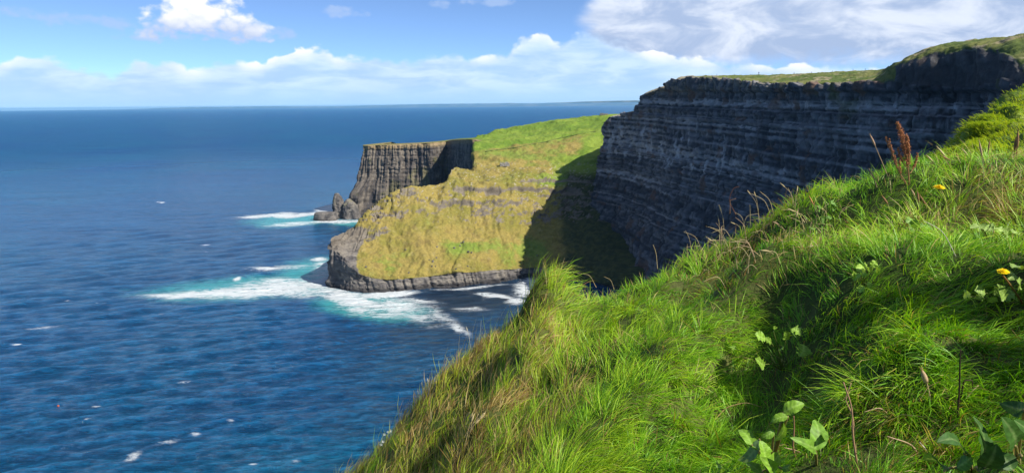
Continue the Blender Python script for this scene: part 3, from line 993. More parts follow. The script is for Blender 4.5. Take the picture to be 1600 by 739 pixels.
def stacks():
    y0 = 792.0
    def q(px, py):
        return P(px, py, y0)
    k = y0 / FPX
    a = q(529, 329)
    zt = [q(529, v)[2] for v in (352, 331, 321, 311, 302)]
    rough_rock('sea_stack', [(a[0], a[1], -3, 9 * k, 8, 0), (a[0], a[1], zt[1], 8.5 * k, 7, 0), (a[0] - .6, a[1], zt[2], 8 * k, 6, 0),
                             (a[0] - .8, a[1], zt[3], 7 * k, 5, 0), (a[0] - 1.2, a[1], zt[4], 2.6 * k, 2, 0)], 301, 2.6,
               'pointed dark sea stack rising beside the foot of the far promontory', 'rock')
    b = q(514, 340)
    zb = [q(514, v)[2] for v in (331.5, 330.5)]
    rough_rock('tidal_rock', [(b[0], b[1] - 14, -3, 18.5 * k, 8, 0), (b[0], b[1] - 14, 2, 18.5 * k, 8, 0), (b[0] + .3, b[1] - 14, 7.0, 17.5 * k, 7, 0),
                              (b[0] + .6, b[1] - 14, 8.2, 16.5 * k, 6, 0)], 305, 1.6,
               'low flat-topped black rock awash in front of the pointed stack', 'rock')
    c = q(549, 325)
    rough_rock('sea_stack', [(c[0], c[1] - 4, -3, 13 * k, 8, 0), (c[0], c[1] - 4, q(549, 322)[2], 10 * k, 7, 0), (c[0] - 1, c[1] - 4, q(549, 316)[2], 6 * k, 5, 0),
                             (c[0] - 2, c[1] - 4, q(549, 310)[2], 2 * k, 2, 0)], 309, 2.4,
               'stubby mossy rock tower leaning against the left foot of the promontory', 'rock')


stacks()


# ---- low far grassy bank to the right, along the same cliff edge
def build_bank():
    near = [(1500, 262, 27), (1512, 250, 27), (1530, 248, 27), (1560, 248, 27), (1610, 248, 27), (1700, 246, 26), (1900, 240, 26)]
    mid = [(1504, 250, 33), (1516, 232, 34), (1532, 218, 36), (1560, 206, 38), (1610, 192, 42), (1700, 176, 46), (1900, 155, 48)]
    crest = [(1508, 238, 37), (1519, 214, 39), (1533, 196, 42), (1562, 172, 47), (1606, 144, 56), (1700, 110, 66), (1900, 70, 72)]
    rows = [[P(*q) for q in r] for r in (near, mid, crest)]
    rows.append([p + np.array((0.5, 4, -3.0)) for p in rows[-1]])
    rows.append([p + np.array((3, 14, -22.0)) for p in rows[-1]])
    rows.insert(0, [p + np.array((0, -8, -4.5)) for p in rows[0]])
    for r in rows:
        r.insert(0, r[0] + np.array((-5, 1, -13)))
        r.insert(0, r[0] + np.array((-7, 1, -42)))
    g = loft(np.array(rows), [20, 50, 60, 26, 10], [10, 16, 40, 40, 40, 40, 30, 20])
    n = grid_normals(g)
    n *= np.sign(n[..., 2:3] + 1e-9)
    x, y, z = g[..., 0], g[..., 1], g[..., 2]
    d = 1.0 * fbm(x / 1.8, y / 3.0, z / 1.8, 4, 0.55, seed=201) + 0.18 * fbm(x / .5, y / .7, z / .5, 3, seed=202)
    g = g + n * d[..., None]
    t = fbm(x / 1.2, y / 1.8, z / 1.2, 4, 0.6, seed=203)
    c = cmix((0.08, 0.14, 0.02), (0.21, 0.26, 0.045), sstep(t, -0.3, 0.3))
    obj('grassy_bank', new_mesh('grassy_bank', g, [grid_faces(*g.shape[:2])], c), M_LAND, kind='structure')
    return g, n


BANK, BANK_N = build_bank()

# ================================================================== THE FOREGROUND HILLSIDE
# visible brow of the hillside: pixel and distance (metres)
BROW = [(480, 880, 4.2), (560, 750, 4.5), (604, 706, 4.7), (660, 648, 5.0), (740, 553, 5.3), (790, 519, 5.6), (835, 492, 5.7), (880, 472, 5.8),
        (930, 462, 5.8), (1000, 436, 5.8), (1060, 412, 5.8), (1110, 382, 5.8), (1180, 345, 5.7), (1250, 324, 5.6),
        (1330, 300, 5.5), (1400, 285, 5.5), (1480, 270, 5.4), (1540, 256, 5.4), (1600, 252, 5.4), (1720, 248, 5.4), (1900, 235, 5.3)]
BODY = [(700, 739, 3.5), (850, 739, 2.9), (1000, 739, 2.5), (1150, 739, 2.25), (1300, 739, 2.1), (1450, 739, 2.0), (1600, 739, 1.95),
        (760, 640, 4.0), (860, 600, 3.8), (1000, 600, 3.4), (1150, 600, 3.1), (1300, 600, 2.9), (1450, 600, 2.75), (1600, 600, 2.65),
        (820, 540, 4.7), (930, 520, 4.5), (1050, 490, 4.2), (1200, 490, 3.8), (1350, 490, 3.6), (1500, 490, 3.4), (1620, 490, 3.3),
        (960, 460, 5.3), (1080, 420, 5.1), (1200, 400, 4.8), (1320, 380, 4.5), (1440, 380, 4.3), (1560, 380, 4.2), (1660, 370, 4.1),
        (1300, 330, 5.05), (1450, 310, 4.8), (1570, 300, 4.7)]
SC = 0.8
BROW = [(a, b, c * SC) for a, b, c in BROW]
BODY = [(a, b, c * SC) for a, b, c in BODY]


def unit_h(v):
    h = np.array((v[0], v[1]))
    return h / np.linalg.norm(h)


ctrl = []
brow_az, brow_d = [], []
for px, py, d in BROW:
    r = ray(px, py)
    k = d / math.hypot(r[0], 1)
    p = np.array((r[0] * k, k, CAM_Z + r[2] * k))
    ctrl.append(p)
    h = unit_h(p)
    brow_az.append(math.atan2(p[0], p[1]))
    brow_d.append(d)
    for dd, dz in ((1.4, 1.25), (4.5, 5.6), (10.0, 14.0)):
        ctrl.append(np.array((p[0] + h[0] * dd, p[1] + h[1] * dd, p[2] - dz)))
for px, py, d in BODY:
    r = ray(px, py)
    k = d / math.hypot(r[0], 1)
    ctrl.append(np.array((r[0] * k, k, CAM_Z + r[2] * k)))
for q in ((0, 0, -1.15), (-1.2, 0, -1.7), (1.6, 0, -0.85), (3.2, 0.6, -0.6), (3.0, -2.5, -0.7), (0, -3, -1.25), (-3, -2, -3.2),
          (-3.0, 1.5, -3.6), (-6, -1, -6.5), (-8, 3, -10), (6, 0, -0.3), (6, 4, -0.3), (7, -3, -0.3), (-5, 4.0, -6.6), (9, 1, -0.2), (9, 6, -.3)):
    ctrl.append(np.array((q[0], q[1], CAM_Z + q[2])))
ctrl = np.array(ctrl)
brow_az, brow_d = np.array(brow_az), np.array(brow_d)


def tps_fit(c, lam=0.02):
    n = len(c)
    r2 = ((c[:, None, :2] - c[None, :, :2]) ** 2).sum(2)
    K = np.where(r2 > 0, 0.5 * r2 * np.log(r2 + 1e-12), 0) + lam * np.eye(n)
    Q = np.concatenate((np.ones((n, 1)), c[:, :2]), 1)
    A = np.block([[K, Q], [Q.T, np.zeros((3, 3))]])
    return np.linalg.solve(A, np.concatenate((c[:, 2], np.zeros(3))))


TPS = tps_fit(ctrl)


def base_h(x, y):
    x, y = np.asarray(x, float), np.asarray(y, float)
    sh = x.shape
    x, y = x.ravel(), y.ravel()
    out = np.empty_like(x)
    for i in range(0, len(x), 40000):
        a, b = x[i:i + 40000], y[i:i + 40000]
        r2 = (a[:, None] - ctrl[None, :, 0]) ** 2 + (b[:, None] - ctrl[None, :, 1]) ** 2
        out[i:i + 40000] = (0.5 * r2 * np.log(r2 + 1e-12)) @ TPS[:-3] + TPS[-3] + TPS[-2] * a + TPS[-1] * b
    return out.reshape(sh)


def hit0(px, py, t0=0.9, t1=8.0, hf=None):
    """where the ray of a pixel meets the hillside"""
    r = ray(px, py)
    t = np.linspace(t0, t1, 700)
    z = CAM_Z + r[2] * t
    hh = (hf or base_h)(r[0] * t, t)
    w = np.where(z < hh)[0]
    k = t[w[0]] if len(w) else t[np.argmin(z - hh)]
    return np.array((r[0] * k, k, CAM_Z + r[2] * k))


# tussocks: (px0, py0, px1, py1, width m, height m) ridges of matted grass
TUSS = [(845, 492, 866, 460, 0.13, 0.26), (1100, 425, 1080, 445, 0.17, 0.06), (838, 572, 752, 690, 0.15, 0.24),
        (1180, 465, 1330, 470, 0.2, 0.14), (1340, 520, 1400, 620, 0.2, 0.16), (1250, 350, 1340, 335, 0.2, 0.05),
        (1420, 300, 1520, 290, 0.2, 0.06), (1440, 470, 1560, 480, 0.2, 0.12), (1040, 560, 1010, 660, 0.22, 0.12), (640, 690, 700, 610, 0.2, 0.07)]
ridges = []
for a, b, c_, d_, w_, h_ in TUSS:
    ridges.append((hit0(a, b), hit0(c_, d_), w_, h_))
SCARP = [hit0(*q) for q in ((1062, 425), (1005, 475), (945, 530), (885, 592), (815, 672), (750, 755))]
# unseen humps added right of the view to throw shade pools on the grass
SHADE_HUMPS = [(1.90, 1.80, 0.19, 0.80), (1.95, 1.20, 0.36, 0.88)]


def ground_h(x, y):
    x, y = np.asarray(x, float), np.asarray(y, float)
    z = base_h(x, y)
    for p, q, w_, h_ in ridges:
        dx_, dy_ = q[0] - p[0], q[1] - p[1]
        L2 = dx_ * dx_ + dy_ * dy_
        t = np.clip(((x - p[0]) * dx_ + (y - p[1]) * dy_) / L2, 0, 1)
        d2 = (x - p[0] - t * dx_) ** 2 + (y - p[1] - t * dy_) ** 2
        z = z + h_ * np.exp(-d2 / (w_ * w_))
    for cx, cy, w_, h_ in SHADE_HUMPS:
        z = z + h_ * np.exp(-((x - cx) ** 2 + (y - cy) ** 2) / (w_ * w_))
    sgn = np.full(x.shape, 9.0)
    best = np.full(x.shape, 1e9)
    for p, q in zip(SCARP[:-1], SCARP[1:]):
        ex_, ey_ = q[0] - p[0], q[1] - p[1]
        L2 = ex_ * ex_ + ey_ * ey_
        t = np.clip(((x - p[0]) * ex_ + (y - p[1]) * ey_) / L2, 0, 1)
        rx_, ry_ = x - p[0] - t * ex_, y - p[1] - t * ey_
        dd_ = np.hypot(rx_, ry_)
        s_ = np.sign(ex_ * ry_ - ey_ * rx_)
        sgn = np.where(dd_ < best, s_ * dd_, sgn)
        best = np.minimum(best, dd_)
    z = z + 0.05 * np.tanh(sgn / 0.07) * np.exp(-(best / 0.42) ** 2)
    su, sv = 0.765 * x - 0.643 * y, 0.643 * x + 0.765 * y
    z = z + 0.10 * fbm(su / 0.30 + 0.3 * fbm(sv / 0.8, su, 0, 2, seed=405), sv / 1.7, 0, 2, 0.45, seed=404) * sstep(1.15 - x + 0.22 * y, 0.0, 0.9) * sstep(y, 1.5, 2.4)
    z = z + 0.13 * fbm(x / 0.75, y / 0.75, 0, 3, 0.5, seed=401) + 0.03 * fbm(x / 0.2, y / 0.2, 0, 2, seed=402)
    return z


def hit(px, py, t0=0.9, t1=8.0):
    return hit0(px, py, t0, t1, ground_h)


def build_hillside():
    xs = np.concatenate((np.linspace(-26, -7, 30, endpoint=False), np.linspace(-7, 6.5, 300), np.linspace(6.6, 24, 24)))
    ys = np.concatenate((np.linspace(-14, -1.5, 20, endpoint=False), np.linspace(-1.5, 10, 270), np.linspace(10.1, 24, 26)))
    X, Y = np.meshgrid(xs, ys)
    Z = ground_h(X, Y)
    Z = np.minimum(np.maximum(Z, CAM_Z - 60), CAM_Z + 2.0)
    t = fbm(X / .3, Y / .3, 0, 4, 0.6, seed=403)
    c = cmix((0.04, 0.065, 0.012), (0.095, 0.105, 0.03), sstep(t, -0.3, 0.4))
    m = land_material('soil_and_thatch', 0.6, 18.0)
    obj('hillside', new_mesh('hillside', np.stack([X, Y, Z], 2), [grid_faces(*X.shape)], c), m, kind='structure')


build_hillside()


def blades(name, root, nrm, hdir, length, width, th0, th1, col0, col1, mat, nseg=4, twist=None):
    """one mesh of tapering, drooping grass blades; every argument is an array over the blades"""
    N = len(root)
    pts = [root]
    p = root.copy()
    sdir = np.cross(nrm, hdir)
    sdir /= np.maximum(np.linalg.norm(sdir, axis=1, keepdims=True), 1e-9)
    for i in range(nseg):
        th = th0 + (th1 - th0) * ((i + 0.5) / nseg)
        dirv = np.cos(th)[:, None] * nrm + np.sin(th)[:, None] * hdir
        p = p + dirv * (length / nseg)[:, None]
        pts.append(p)
    if twist is not None:
        sdir = sdir * np.cos(twist)[:, None] + nrm * np.sin(twist)[:, None]
    prof = [0.75, 1.0, 0.8, 0.45][:nseg]
    V, C = [], []
    for i in range(nseg):
        w_ = (width * prof[i] * 0.5)[:, None]
        V += [pts[i] - sdir * w_, pts[i] + sdir * w_]
        t = i / nseg
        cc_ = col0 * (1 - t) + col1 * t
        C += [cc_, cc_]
    V.append(pts[nseg])
    C.append(col1)
    k = 2 * nseg + 1
    V = np.stack(V, 1).reshape(-1, 3)
    C = np.stack(C, 1).reshape(-1, 3)
    o = (np.arange(N) * k)[:, None]
    quads = np.concatenate([o + np.array([[2 * i, 2 * i + 1, 2 * i + 3, 2 * i + 2]]) for i in range(nseg - 1)])
    tri = o + np.array([[2 * nseg - 2, 2 * nseg - 1, 2 * nseg]])
    return new_mesh(name, V, [quads, tri], C), mat


def terrain_normal(x, y, e=0.06):
    gx = (ground_h(x + e, y) - ground_h(x - e, y)) / (2 * e)
    gy = (ground_h(x, y + e) - ground_h(x, y - e)) / (2 * e)
    n = np.stack([-gx, -gy, np.ones_like(gx)], 1)
    return n / np.linalg.norm(n, axis=1, keepdims=True)


def norm(v):
    return v / np.maximum(np.linalg.norm(v, axis=-1, keepdims=True), 1e-9)


def build_grass():
    N = 330000
    az = RNG.uniform(rad(-42), rad(56), N)
    bd = np.interp(az, brow_az, brow_d)
    u = RNG.random(N)
    r0 = 1.05
    dist = r0 * ((bd + 1.0) / r0) ** u
    x, y = dist * np.sin(az), dist * np.cos(az)
    # tufts: blades gather round the jittered centres of small cells
    cs = 0.085
    ci, cj = np.floor(x / cs).astype(np.int64), np.floor(y / cs).astype(np.int64)
    h = [_h(ci, cj, ci * 0 + q, 500) for q in range(6)]
    cx, cy = (ci + h[0]) * cs, (cj + h[1]) * cs
    pull = 0.35 * (h[2] > 0.35)
    x, y = lerp(x, cx, pull), lerp(y, cy, pull)
    z = ground_h(x, y)
    root = np.stack([x, y, z], 1)
    px, py = project(root)
    keep = (px > 420) & (py < 960) & (px < 1850)
    x, y, z, dist, px, py, cx, cy = [q[keep] for q in (x, y, z, dist, px, py, cx, cy)]
    h = [q[keep] for q in h]
    root = root[keep]
    N = len(x)
    n = terrain_normal(x, y)
    up = norm(n * 0.55 + np.array((0, 0, 0.45)))
    f1 = fbm(x / 0.9, y / 0.9, 0, 3, 0.5, seed=411)
    f2 = fbm(x / 0.25, y / 0.25, 3, 2, 0.5, seed=412)
    ang = 0.35 + 2.6 * f1 + 1.8 * f2 + 2.2 * (h[3] - 0.5) + RNG.normal(0, 0.6, N)
    left = sstep(920 - px, -110, 150)
    ang = lerp(ang, 0.62 + 0.9 * f1 + 0.5 * f2 + 0.7 * (h[3] - 0.5) + RNG.normal(0, 0.35, N), left)
    hd = np.stack([np.cos(ang), np.sin(ang), np.zeros(N)], 1)
    off = np.stack([x - cx, y - cy, np.zeros(N)], 1) / cs
    hd = hd + 0.8 * off
    hd = norm(hd - up * (hd * up).sum(1, keepdims=True))
    patch = fbm(x / 0.5, y / 0.5, 5, 3, seed=413)
    L = RNG.uniform(0.045, 0.115, N) * (1 + 0.4 * patch) * (0.7 + 0.7 * h[4]) * lerp(1.0, 1.3, left)
    L *= np.where(RNG.random(N) < 0.05, 1.4, 1.0)
    for k, (p, q, w_, h_) in enumerate(ridges[:2]):
        dx_, dy_ = q[0] - p[0], q[1] - p[1]
        t = np.clip(((x - p[0]) * dx_ + (y - p[1]) * dy_) / (dx_ * dx_ + dy_ * dy_), 0, 1)
        d2 = (x - p[0] - t * dx_) ** 2 + (y - p[1] - t * dy_) ** 2
        L = L * (1 + (0.5, 0.15)[k] * np.exp(-d2 / (w_ * w_ * 1.3)))
    for q in ((1203, 737), (1276, 722), (1520, 735), (1590, 715), (1222, 575), (1556, 470)):
        p = hit(*q)
        d2 = (x - p[0]) ** 2 + (y - p[1] + 0.08) ** 2
        L = L * (1 - 0.28 * np.exp(-d2 / 0.11 ** 2))
    wd = RNG.uniform(0.0012, 0.0026, N) * (0.75 + 0.17 * dist)
    th0 = RNG.uniform(0.15, 1.0, N)
    th1 = th0 + RNG.uniform(0.5, 1.7, N)
    # colours: lush green on the right, straw and russet on the seaward slope
    f3 = fbm((0.765 * x - 0.643 * y) / 0.12, (0.643 * x + 0.765 * y) / 0.7, 2, 3, seed=414)
    straw_p = 0.07 + (0.42 + 0.55 * f3) * sstep(900 - px + 120 * f1, -80, 160) + 0.25 * sstep(patch, 0.1, 0.4) * sstep(py, 480, 330)
    straw_p += 0.35 * np.exp(-((px - 1190) / 110) ** 2 - ((py - 395) / 38) ** 2)
    straw_p += 0.45 * np.exp(-((px - 1560) / 60) ** 2 - ((py - 320) / 30) ** 2)
    straw_p += 0.30 * np.exp(-((px - 1400) / 90) ** 2 - ((py - 690) / 60) ** 2)
    straw_p += 0.30 * np.exp(-((px - 1095) / 40) ** 2 - ((py - 455) / 30) ** 2)
    straw_p *= 0.35 + 1.3 * h[5]
    rnd = RNG.random(N)
    is_straw = rnd < straw_p
    g_a, g_b, g_c = np.array((0.10, 0.30, 0.012)), np.array((0.25, 0.52, 0.018)), np.array((0.48, 0.66, 0.03))
    tone = np.clip(0.5 + 0.5 * patch + 0.5 * (h[4] - 0.5) + RNG.normal(0, 0.22, N), 0, 1)[:, None]
    tip = lerp(g_a, g_b, np.minimum(tone * 2, 1)) + (g_c - g_b) * np.maximum(tone * 2 - 1, 0)
    tip = lerp(tip, np.array((0.50, 0.50, 0.03)), (left * np.clip(0.5 + 0.9 * f3, 0, 0.9))[:, None])
    st = np.array((0.62, 0.46, 0.18)) * RNG.uniform(0.6, 1.15, (N, 1))
    rus = RNG.random(N) < 0.30 + 0.15 * left
    st[rus] = np.array((0.38, 0.20, 0.06)) * RNG.uniform(0.7, 1.2, (rus.sum(), 1))
    tip = np.where(is_straw[:, None], st, tip)
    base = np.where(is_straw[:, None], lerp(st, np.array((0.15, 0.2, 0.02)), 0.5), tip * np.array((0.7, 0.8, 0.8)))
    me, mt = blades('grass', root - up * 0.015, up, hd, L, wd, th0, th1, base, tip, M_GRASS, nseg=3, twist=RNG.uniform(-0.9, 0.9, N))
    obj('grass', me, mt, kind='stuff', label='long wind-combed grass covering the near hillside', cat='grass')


build_grass()


def bank_grass():
    g, n = BANK, BANK_N
    N = 16000
    i = RNG.integers(20, 156, N)
    j = RNG.integers(24, g.shape[1] - 1, N)
    root = g[i, j] + RNG.normal(0, 0.12, (N, 3)) * np.array((1, 1, 0))
    nn = n[i, j]
    up = norm(nn * 0.6 + np.array((0, 0, 0.4)))
    ang = 3.5 + 0.8 * fbm(root[:, 0] / 2, root[:, 1] / 2, 0, 3, seed=421) + RNG.normal(0, 0.4, N)
    hd = np.stack([np.cos(ang), np.sin(ang), 0 * ang], 1)
    hd = norm(hd - up * (hd * up).sum(1, keepdims=True))
    t = RNG.random((N, 1))
    tip = lerp(np.array((0.15, 0.29, 0.02)), np.array((0.42, 0.50, 0.05)), t)
    me, mt = blades('bank_grass', root, up, hd, RNG.uniform(0.25, 0.5, N), RNG.uniform(0.025, 0.06, N), RNG.uniform(0.2, 0.8, N),
                    RNG.uniform(1.2, 2.0, N), tip * 0.8, tip, M_GRASS)
    obj('bank_grass', me, mt, kind='stuff', label='rough sunlit grass on the farther bank at the cliff edge', cat='grass')


bank_grass()


# ================================================================== PLANTS ON THE HILLSIDE
def tube(pts, radii, sides=6):
    pts = np.asarray(pts, float)
    radii = np.broadcast_to(np.asarray(radii, float), (len(pts),))
    tg = norm(np.gradient(pts, axis=0))
    ref = np.array((0.31, 0.87, 0.38))
    a = norm(np.cross(tg, ref))
    b = np.cross(tg, a)
    th = np.linspace(0, 2 * math.pi, sides, endpoint=False)
    ring = pts[:, None] + radii[:, None, None] * (a[:, None] * np.cos(th)[None, :, None] + b[:, None] * np.sin(th)[None, :, None])
    n = len(pts)
    i = np.arange(n - 1)[:, None] * sides
    j = np.arange(sides)[None, :]
    jn = (j + 1) % sides
    f = np.stack([i + j, i + jn, i + sides + jn, i + sides + j], 2).reshape(-1, 4)
    V = np.concatenate((ring.reshape(-1, 3), pts[-1:]))
    k = (n - 1) * sides
    cap = np.stack([k + np.arange(sides), k + (np.arange(sides) + 1) % sides, np.full(sides, n * sides)], 1)
    return V, f, cap


class Soup:
    """several pieces of ONE part collected into one mesh"""
    def __init__(self):
        self.V, self.Q, self.T, self.C, self.n = [], [], [], [], 0

    def add(self, V, quads=None, tris=None, col=(1, 1, 1)):
        V = np.asarray(V, float).reshape(-1, 3)
        if quads is not None and len(quads):
            self.Q.append(np.asarray(quads) + self.n)
        if tris is not None and len(tris):
            self.T.append(np.asarray(tris) + self.n)
        c = np.asarray(col, float)
        self.C.append(np.broadcast_to(c, (len(V), 3)) if c.ndim == 1 else c)
        self.V.append(V)
        self.n += len(V)

    def tube(self, pts, radii, col, sides=6):
        V, f, cap = tube(pts, radii, sides)
        self.add(V, f, cap, col)

    def mesh(self, name, origin=(0, 0, 0), smooth=True):
        fs = []
        if self.Q:
            fs.append(np.concatenate(self.Q))
        if self.T:
            fs.append(np.concatenate(self.T))
        return new_mesh(name, np.concatenate(self.V) - np.asarray(origin), fs, np.concatenate(self.C), smooth)


def bez(p0, p1, p2, n=10):
    t = np.linspace(0, 1, n)[:, None]
    return (1 - t) ** 2 * p0 + 2 * t * (1 - t) * p1 + t * t * p2


def empty(name, loc, label, cat, group=None):
    o = bpy.data.objects.new(name, None)
    COL.objects.link(o)
    o.location = loc
    o.empty_display_size = 0.05
    o['label'], o['category'] = label, cat
    if group:
        o['group'] = group
    return o


def leaf_mesh(name, base, tip, width, face, origin, shape='dock', arch=0.12, fold=0.18, wave=0.05, col=(0.16, 0.30, 0.03), seed=0):
    """a broad leaf from base to tip; face = direction its upper side looks to"""
    rng = np.random.default_rng(seed + 900)
    n, m = (22, 9) if shape != 'dock' else (16, 9)
    ax = tip - base
    L = np.linalg.norm(ax)
    ax = ax / L
    nz = norm(face - ax * (face @ ax))
    sd_ = np.cross(nz, ax)
    t = np.linspace(0, 1, n)[:, None]
    u = np.linspace(-1, 1, m)[None, :]
    if shape == 'dock':
        wf = np.clip(np.sin(np.pi * np.clip(t, 0, 1) ** 0.8), 0, 1) ** 0.62 * (1 - 0.12 * t)
        wf = np.maximum(wf, 0.10 * (1 - t))
    elif shape == 'round':
        wf = np.sqrt(np.clip(1 - (2 * np.clip(t, 0, 1) - 1) ** 2, 0, 1)) * (1 + 0.06 * np.sin(t * 38))
    else:   # lobed, jagged
        lob = np.abs(np.sin(t * np.pi * 3.1 + 0.3)) ** 0.7
        wf = np.clip(np.sin(np.pi * np.clip(t, 0.02, 1) ** 1.15), 0, 1) ** 0.6 * (0.45 + 0.62 * lob) + 0.06 * (1 - t)
        wf = wf * (1 + 0.12 * np.sin(t * 44))
    hw = width * 0.5
    ph = rng.random() * 6
    z = arch * L * np.sin(np.pi * t * 0.95) + fold * hw * np.abs(u) * wf
    z = z + wave * width * np.sin(t * 15 + ph + 1.3 * np.sign(u)) * np.abs(u) ** 2 * wf
    z = z + 0.035 * width * np.sin(t * 34 - 6 * np.abs(u)) * wf            # puckering between the side veins
    z = z - 0.16 * L * t ** 3 * rng.uniform(0.2, 1.0)
    bend = rng.uniform(-0.12, 0.12) * L * np.sin(np.pi * t)
    V = base + (t * L)[..., None] * ax + (u * wf * hw + bend)[..., None] * sd_ + z[..., None] * nz
    c = np.asarray(col) * (1 + 0.18 * np.sin(t * 34 - 6 * np.abs(u)))[..., None]
    c = c + (np.abs(u) < 0.1)[..., None] * np.array((0.10, 0.11, 0.05))
    c = c * (1 + 0.25 * (rng.random((n, m, 1)) - 0.5))
    return new_mesh(name, V.reshape(-1, 3) - origin, [grid_faces(n, m)], c.reshape(-1, 3))


TO_CAM = np.array((0, -1.0, 0.45))
SUNV = np.array(sd)


def broad_plant(name, root_px, leaves, label, cat, shape='dock', col=(0.16, 0.30, 0.03), lift=0.13, stalk=True, arch=0.12, seed0=0, wave=0.05, depth=0.30):
    """leaves: (base px, py, tip px, py, width px [, colour]) drawn at the plant's own distance"""
    root = hit(*root_px)
    root[2] -= 0.01
    e = empty(name, root, label, cat)
    Y = root[1] - depth
    k = Y / FPX
    rng = np.random.default_rng(seed0 + 77)
    st = Soup()
    for q, lf in enumerate(leaves):
        bx, by, tx, ty, w = lf[:5]
        cl = np.array(lf[5] if len(lf) > 5 else col) * rng.uniform(0.85, 1.15)
        bY = Y + rng.uniform(-0.02, 0.03)
        b_, t_ = P(bx, by, bY), P(tx, ty, bY + rng.uniform(-0.06, 0.05))
        for p_ in (b_, t_):
            g_ = float(ground_h(p_[0], p_[1])) + lift
            p_[2] = max(p_[2], g_)
        face = norm(0.55 * norm(TO_CAM) + 0.5 * SUNV + rng.normal(0, 0.35, 3))
        obj('leaf', leaf_mesh('leaf', b_, t_, w * k * 1.32, face, root, shape, arch, 0.18, wave, cl, seed0 * 31 + q), M_LEAF, e)
        mid = (root + b_) / 2 + np.array((0, 0, 0.02))
        st.tube(bez(root, mid, b_, 7), np.linspace(0.0032, 0.0020, 7) * (1.0 if shape == 'dock' else 0.55), np.array((0.20, 0.24, 0.06)) if shape != 'dock' else np.array((0.26, 0.22, 0.08)))
    obj('stem', st.mesh('stem', root), M_LEAF, e)
    return e


def c3(x, y):
    return 1080 + x / 4.96, 590 + y / 4.96


def c4(x, y):
    return 1340 + x / 4.127, 560 + y / 4.127


def conv(f, lst, sc):
    return [(*f(a, b), *f(c_, d_), w / sc, *rest) for a, b, c_, d_, w, *rest in lst]


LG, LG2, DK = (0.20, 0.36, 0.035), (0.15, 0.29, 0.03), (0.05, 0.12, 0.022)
broad_plant('dock_plant', (1203, 737),
            conv(c3, [(715, 268, 876, 196, 92, LG), (748, 300, 616, 338, 66, LG), (705, 330, 655, 485, 66, LG2), (642, 408, 536, 462, 58, LG2),
                      (470, 520, 368, 396, 84, LG), (528, 476, 348, 652, 66, (0.16, 0.26, 0.12)), (575, 650, 540, 486, 118, LG), (590, 720, 684, 588, 96, LG),
                      (520, 560, 432, 424, 74, LG), (700, 700, 792, 640, 70, LG2), (540, 740, 430, 650, 90, LG2), (640, 740, 560, 620, 100, LG)], 4.96),
            'bright green dock plant in a pool of sun at the bottom edge', 'plant', seed0=1)
broad_plant('dock_plant', (1276, 722),
            conv(c3, [(955, 560, 962, 318, 122, LG2), (950, 540, 815, 452, 88, LG2), (960, 560, 1050, 470, 70, LG2)], 4.96),
            'small dock with one upright crinkled leaf right of the bright dock', 'plant', seed0=2)
broad_plant('dock_plant', (1126, 748),
            conv(c3, [(235, 770, 205, 682, 88, LG2), (245, 775, 290, 700, 60, LG2)], 4.96),
            'dock leaves just showing at the bottom edge left of the bright dock', 'plant', seed0=3)
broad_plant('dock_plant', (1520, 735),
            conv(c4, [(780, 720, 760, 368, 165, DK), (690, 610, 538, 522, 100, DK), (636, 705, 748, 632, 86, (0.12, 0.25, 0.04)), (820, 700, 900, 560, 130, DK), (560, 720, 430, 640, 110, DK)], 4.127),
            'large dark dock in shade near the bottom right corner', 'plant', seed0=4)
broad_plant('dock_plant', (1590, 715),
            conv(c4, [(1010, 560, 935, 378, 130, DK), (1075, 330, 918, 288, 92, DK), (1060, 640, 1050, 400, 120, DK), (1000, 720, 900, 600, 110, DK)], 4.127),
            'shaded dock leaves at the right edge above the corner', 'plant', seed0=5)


def c6(x, y):
    return 1130 + x / 6.16, 480 + y / 6.16


def weed(name, root_px, cen, size, f, sc, label, shape, col, seed0, spread=0.5):
    lv = []
    rng = np.random.default_rng(seed0)
    for q in cen:
        x_, y_ = f(q[0], q[1])
        w = (q[2] if len(q) > 2 else size) / sc
        a = rng.uniform(-1.2, 1.2) - math.pi / 2
        dx_, dy_ = math.cos(a) * w * 0.55, math.sin(a) * w * 0.55
        lv.append((x_ - dx_, y_ - dy_, x_ + dx_, y_ + dy_, w * 0.95))
    broad_plant(name, root_px, lv, label, 'plant', shape, col, lift=0.08, arch=0.05, seed0=seed0, wave=0.1, depth=0.16)


PALE = (0.22, 0.37, 0.045)
weed('buttercup_plant', (1222, 575), [(705, 235, 105), (600, 275, 75), (755, 415, 125), (360, 275, 90), (440, 318, 55), (255, 342, 55), (95, 388, 52), (365, 520, 85), (560, 392, 60), (490, 210, 40), (860, 600, 40)],
     80, c6, 6.16, 'pale lobed leaves catching sun in the dark hollow of the slope', 'lobed', PALE, 11)


def c2(x, y):
    return 1300 + x / 4.35, 330 + y / 4.35


weed('thistle_plant', (1548, 385), [(990, 150, 70), (1030, 135, 60), (1130, 148, 90), (1065, 160, 70), (1180, 160, 60), (960, 200, 60), (1240, 170, 60)], 70, c2, 4.35,
     'pale jagged-leaved weed at the right edge above the lower yellow flower', 'lobed', (0.28, 0.40, 0.10), 12)
weed('nettle_plant', (1556, 470), [(1130, 535, 80), (1200, 585, 90), (1220, 440, 60), (1160, 560, 70), (1260, 380, 60), (1090, 600, 60), (1270, 500, 60), (1010, 545, 60), (1000, 580, 50), (920, 575, 50)], 70, c2, 4.35,
     'clump of broad pale leaves under the lower yellow flower', 'lobed', (0.24, 0.36, 0.07), 13)
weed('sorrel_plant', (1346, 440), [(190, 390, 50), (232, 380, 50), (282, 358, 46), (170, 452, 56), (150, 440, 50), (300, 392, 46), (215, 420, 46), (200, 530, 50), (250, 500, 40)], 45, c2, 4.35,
     'small bright rounded leaves in the middle of the lit slope', 'round', (0.30, 0.46, 0.06), 14)
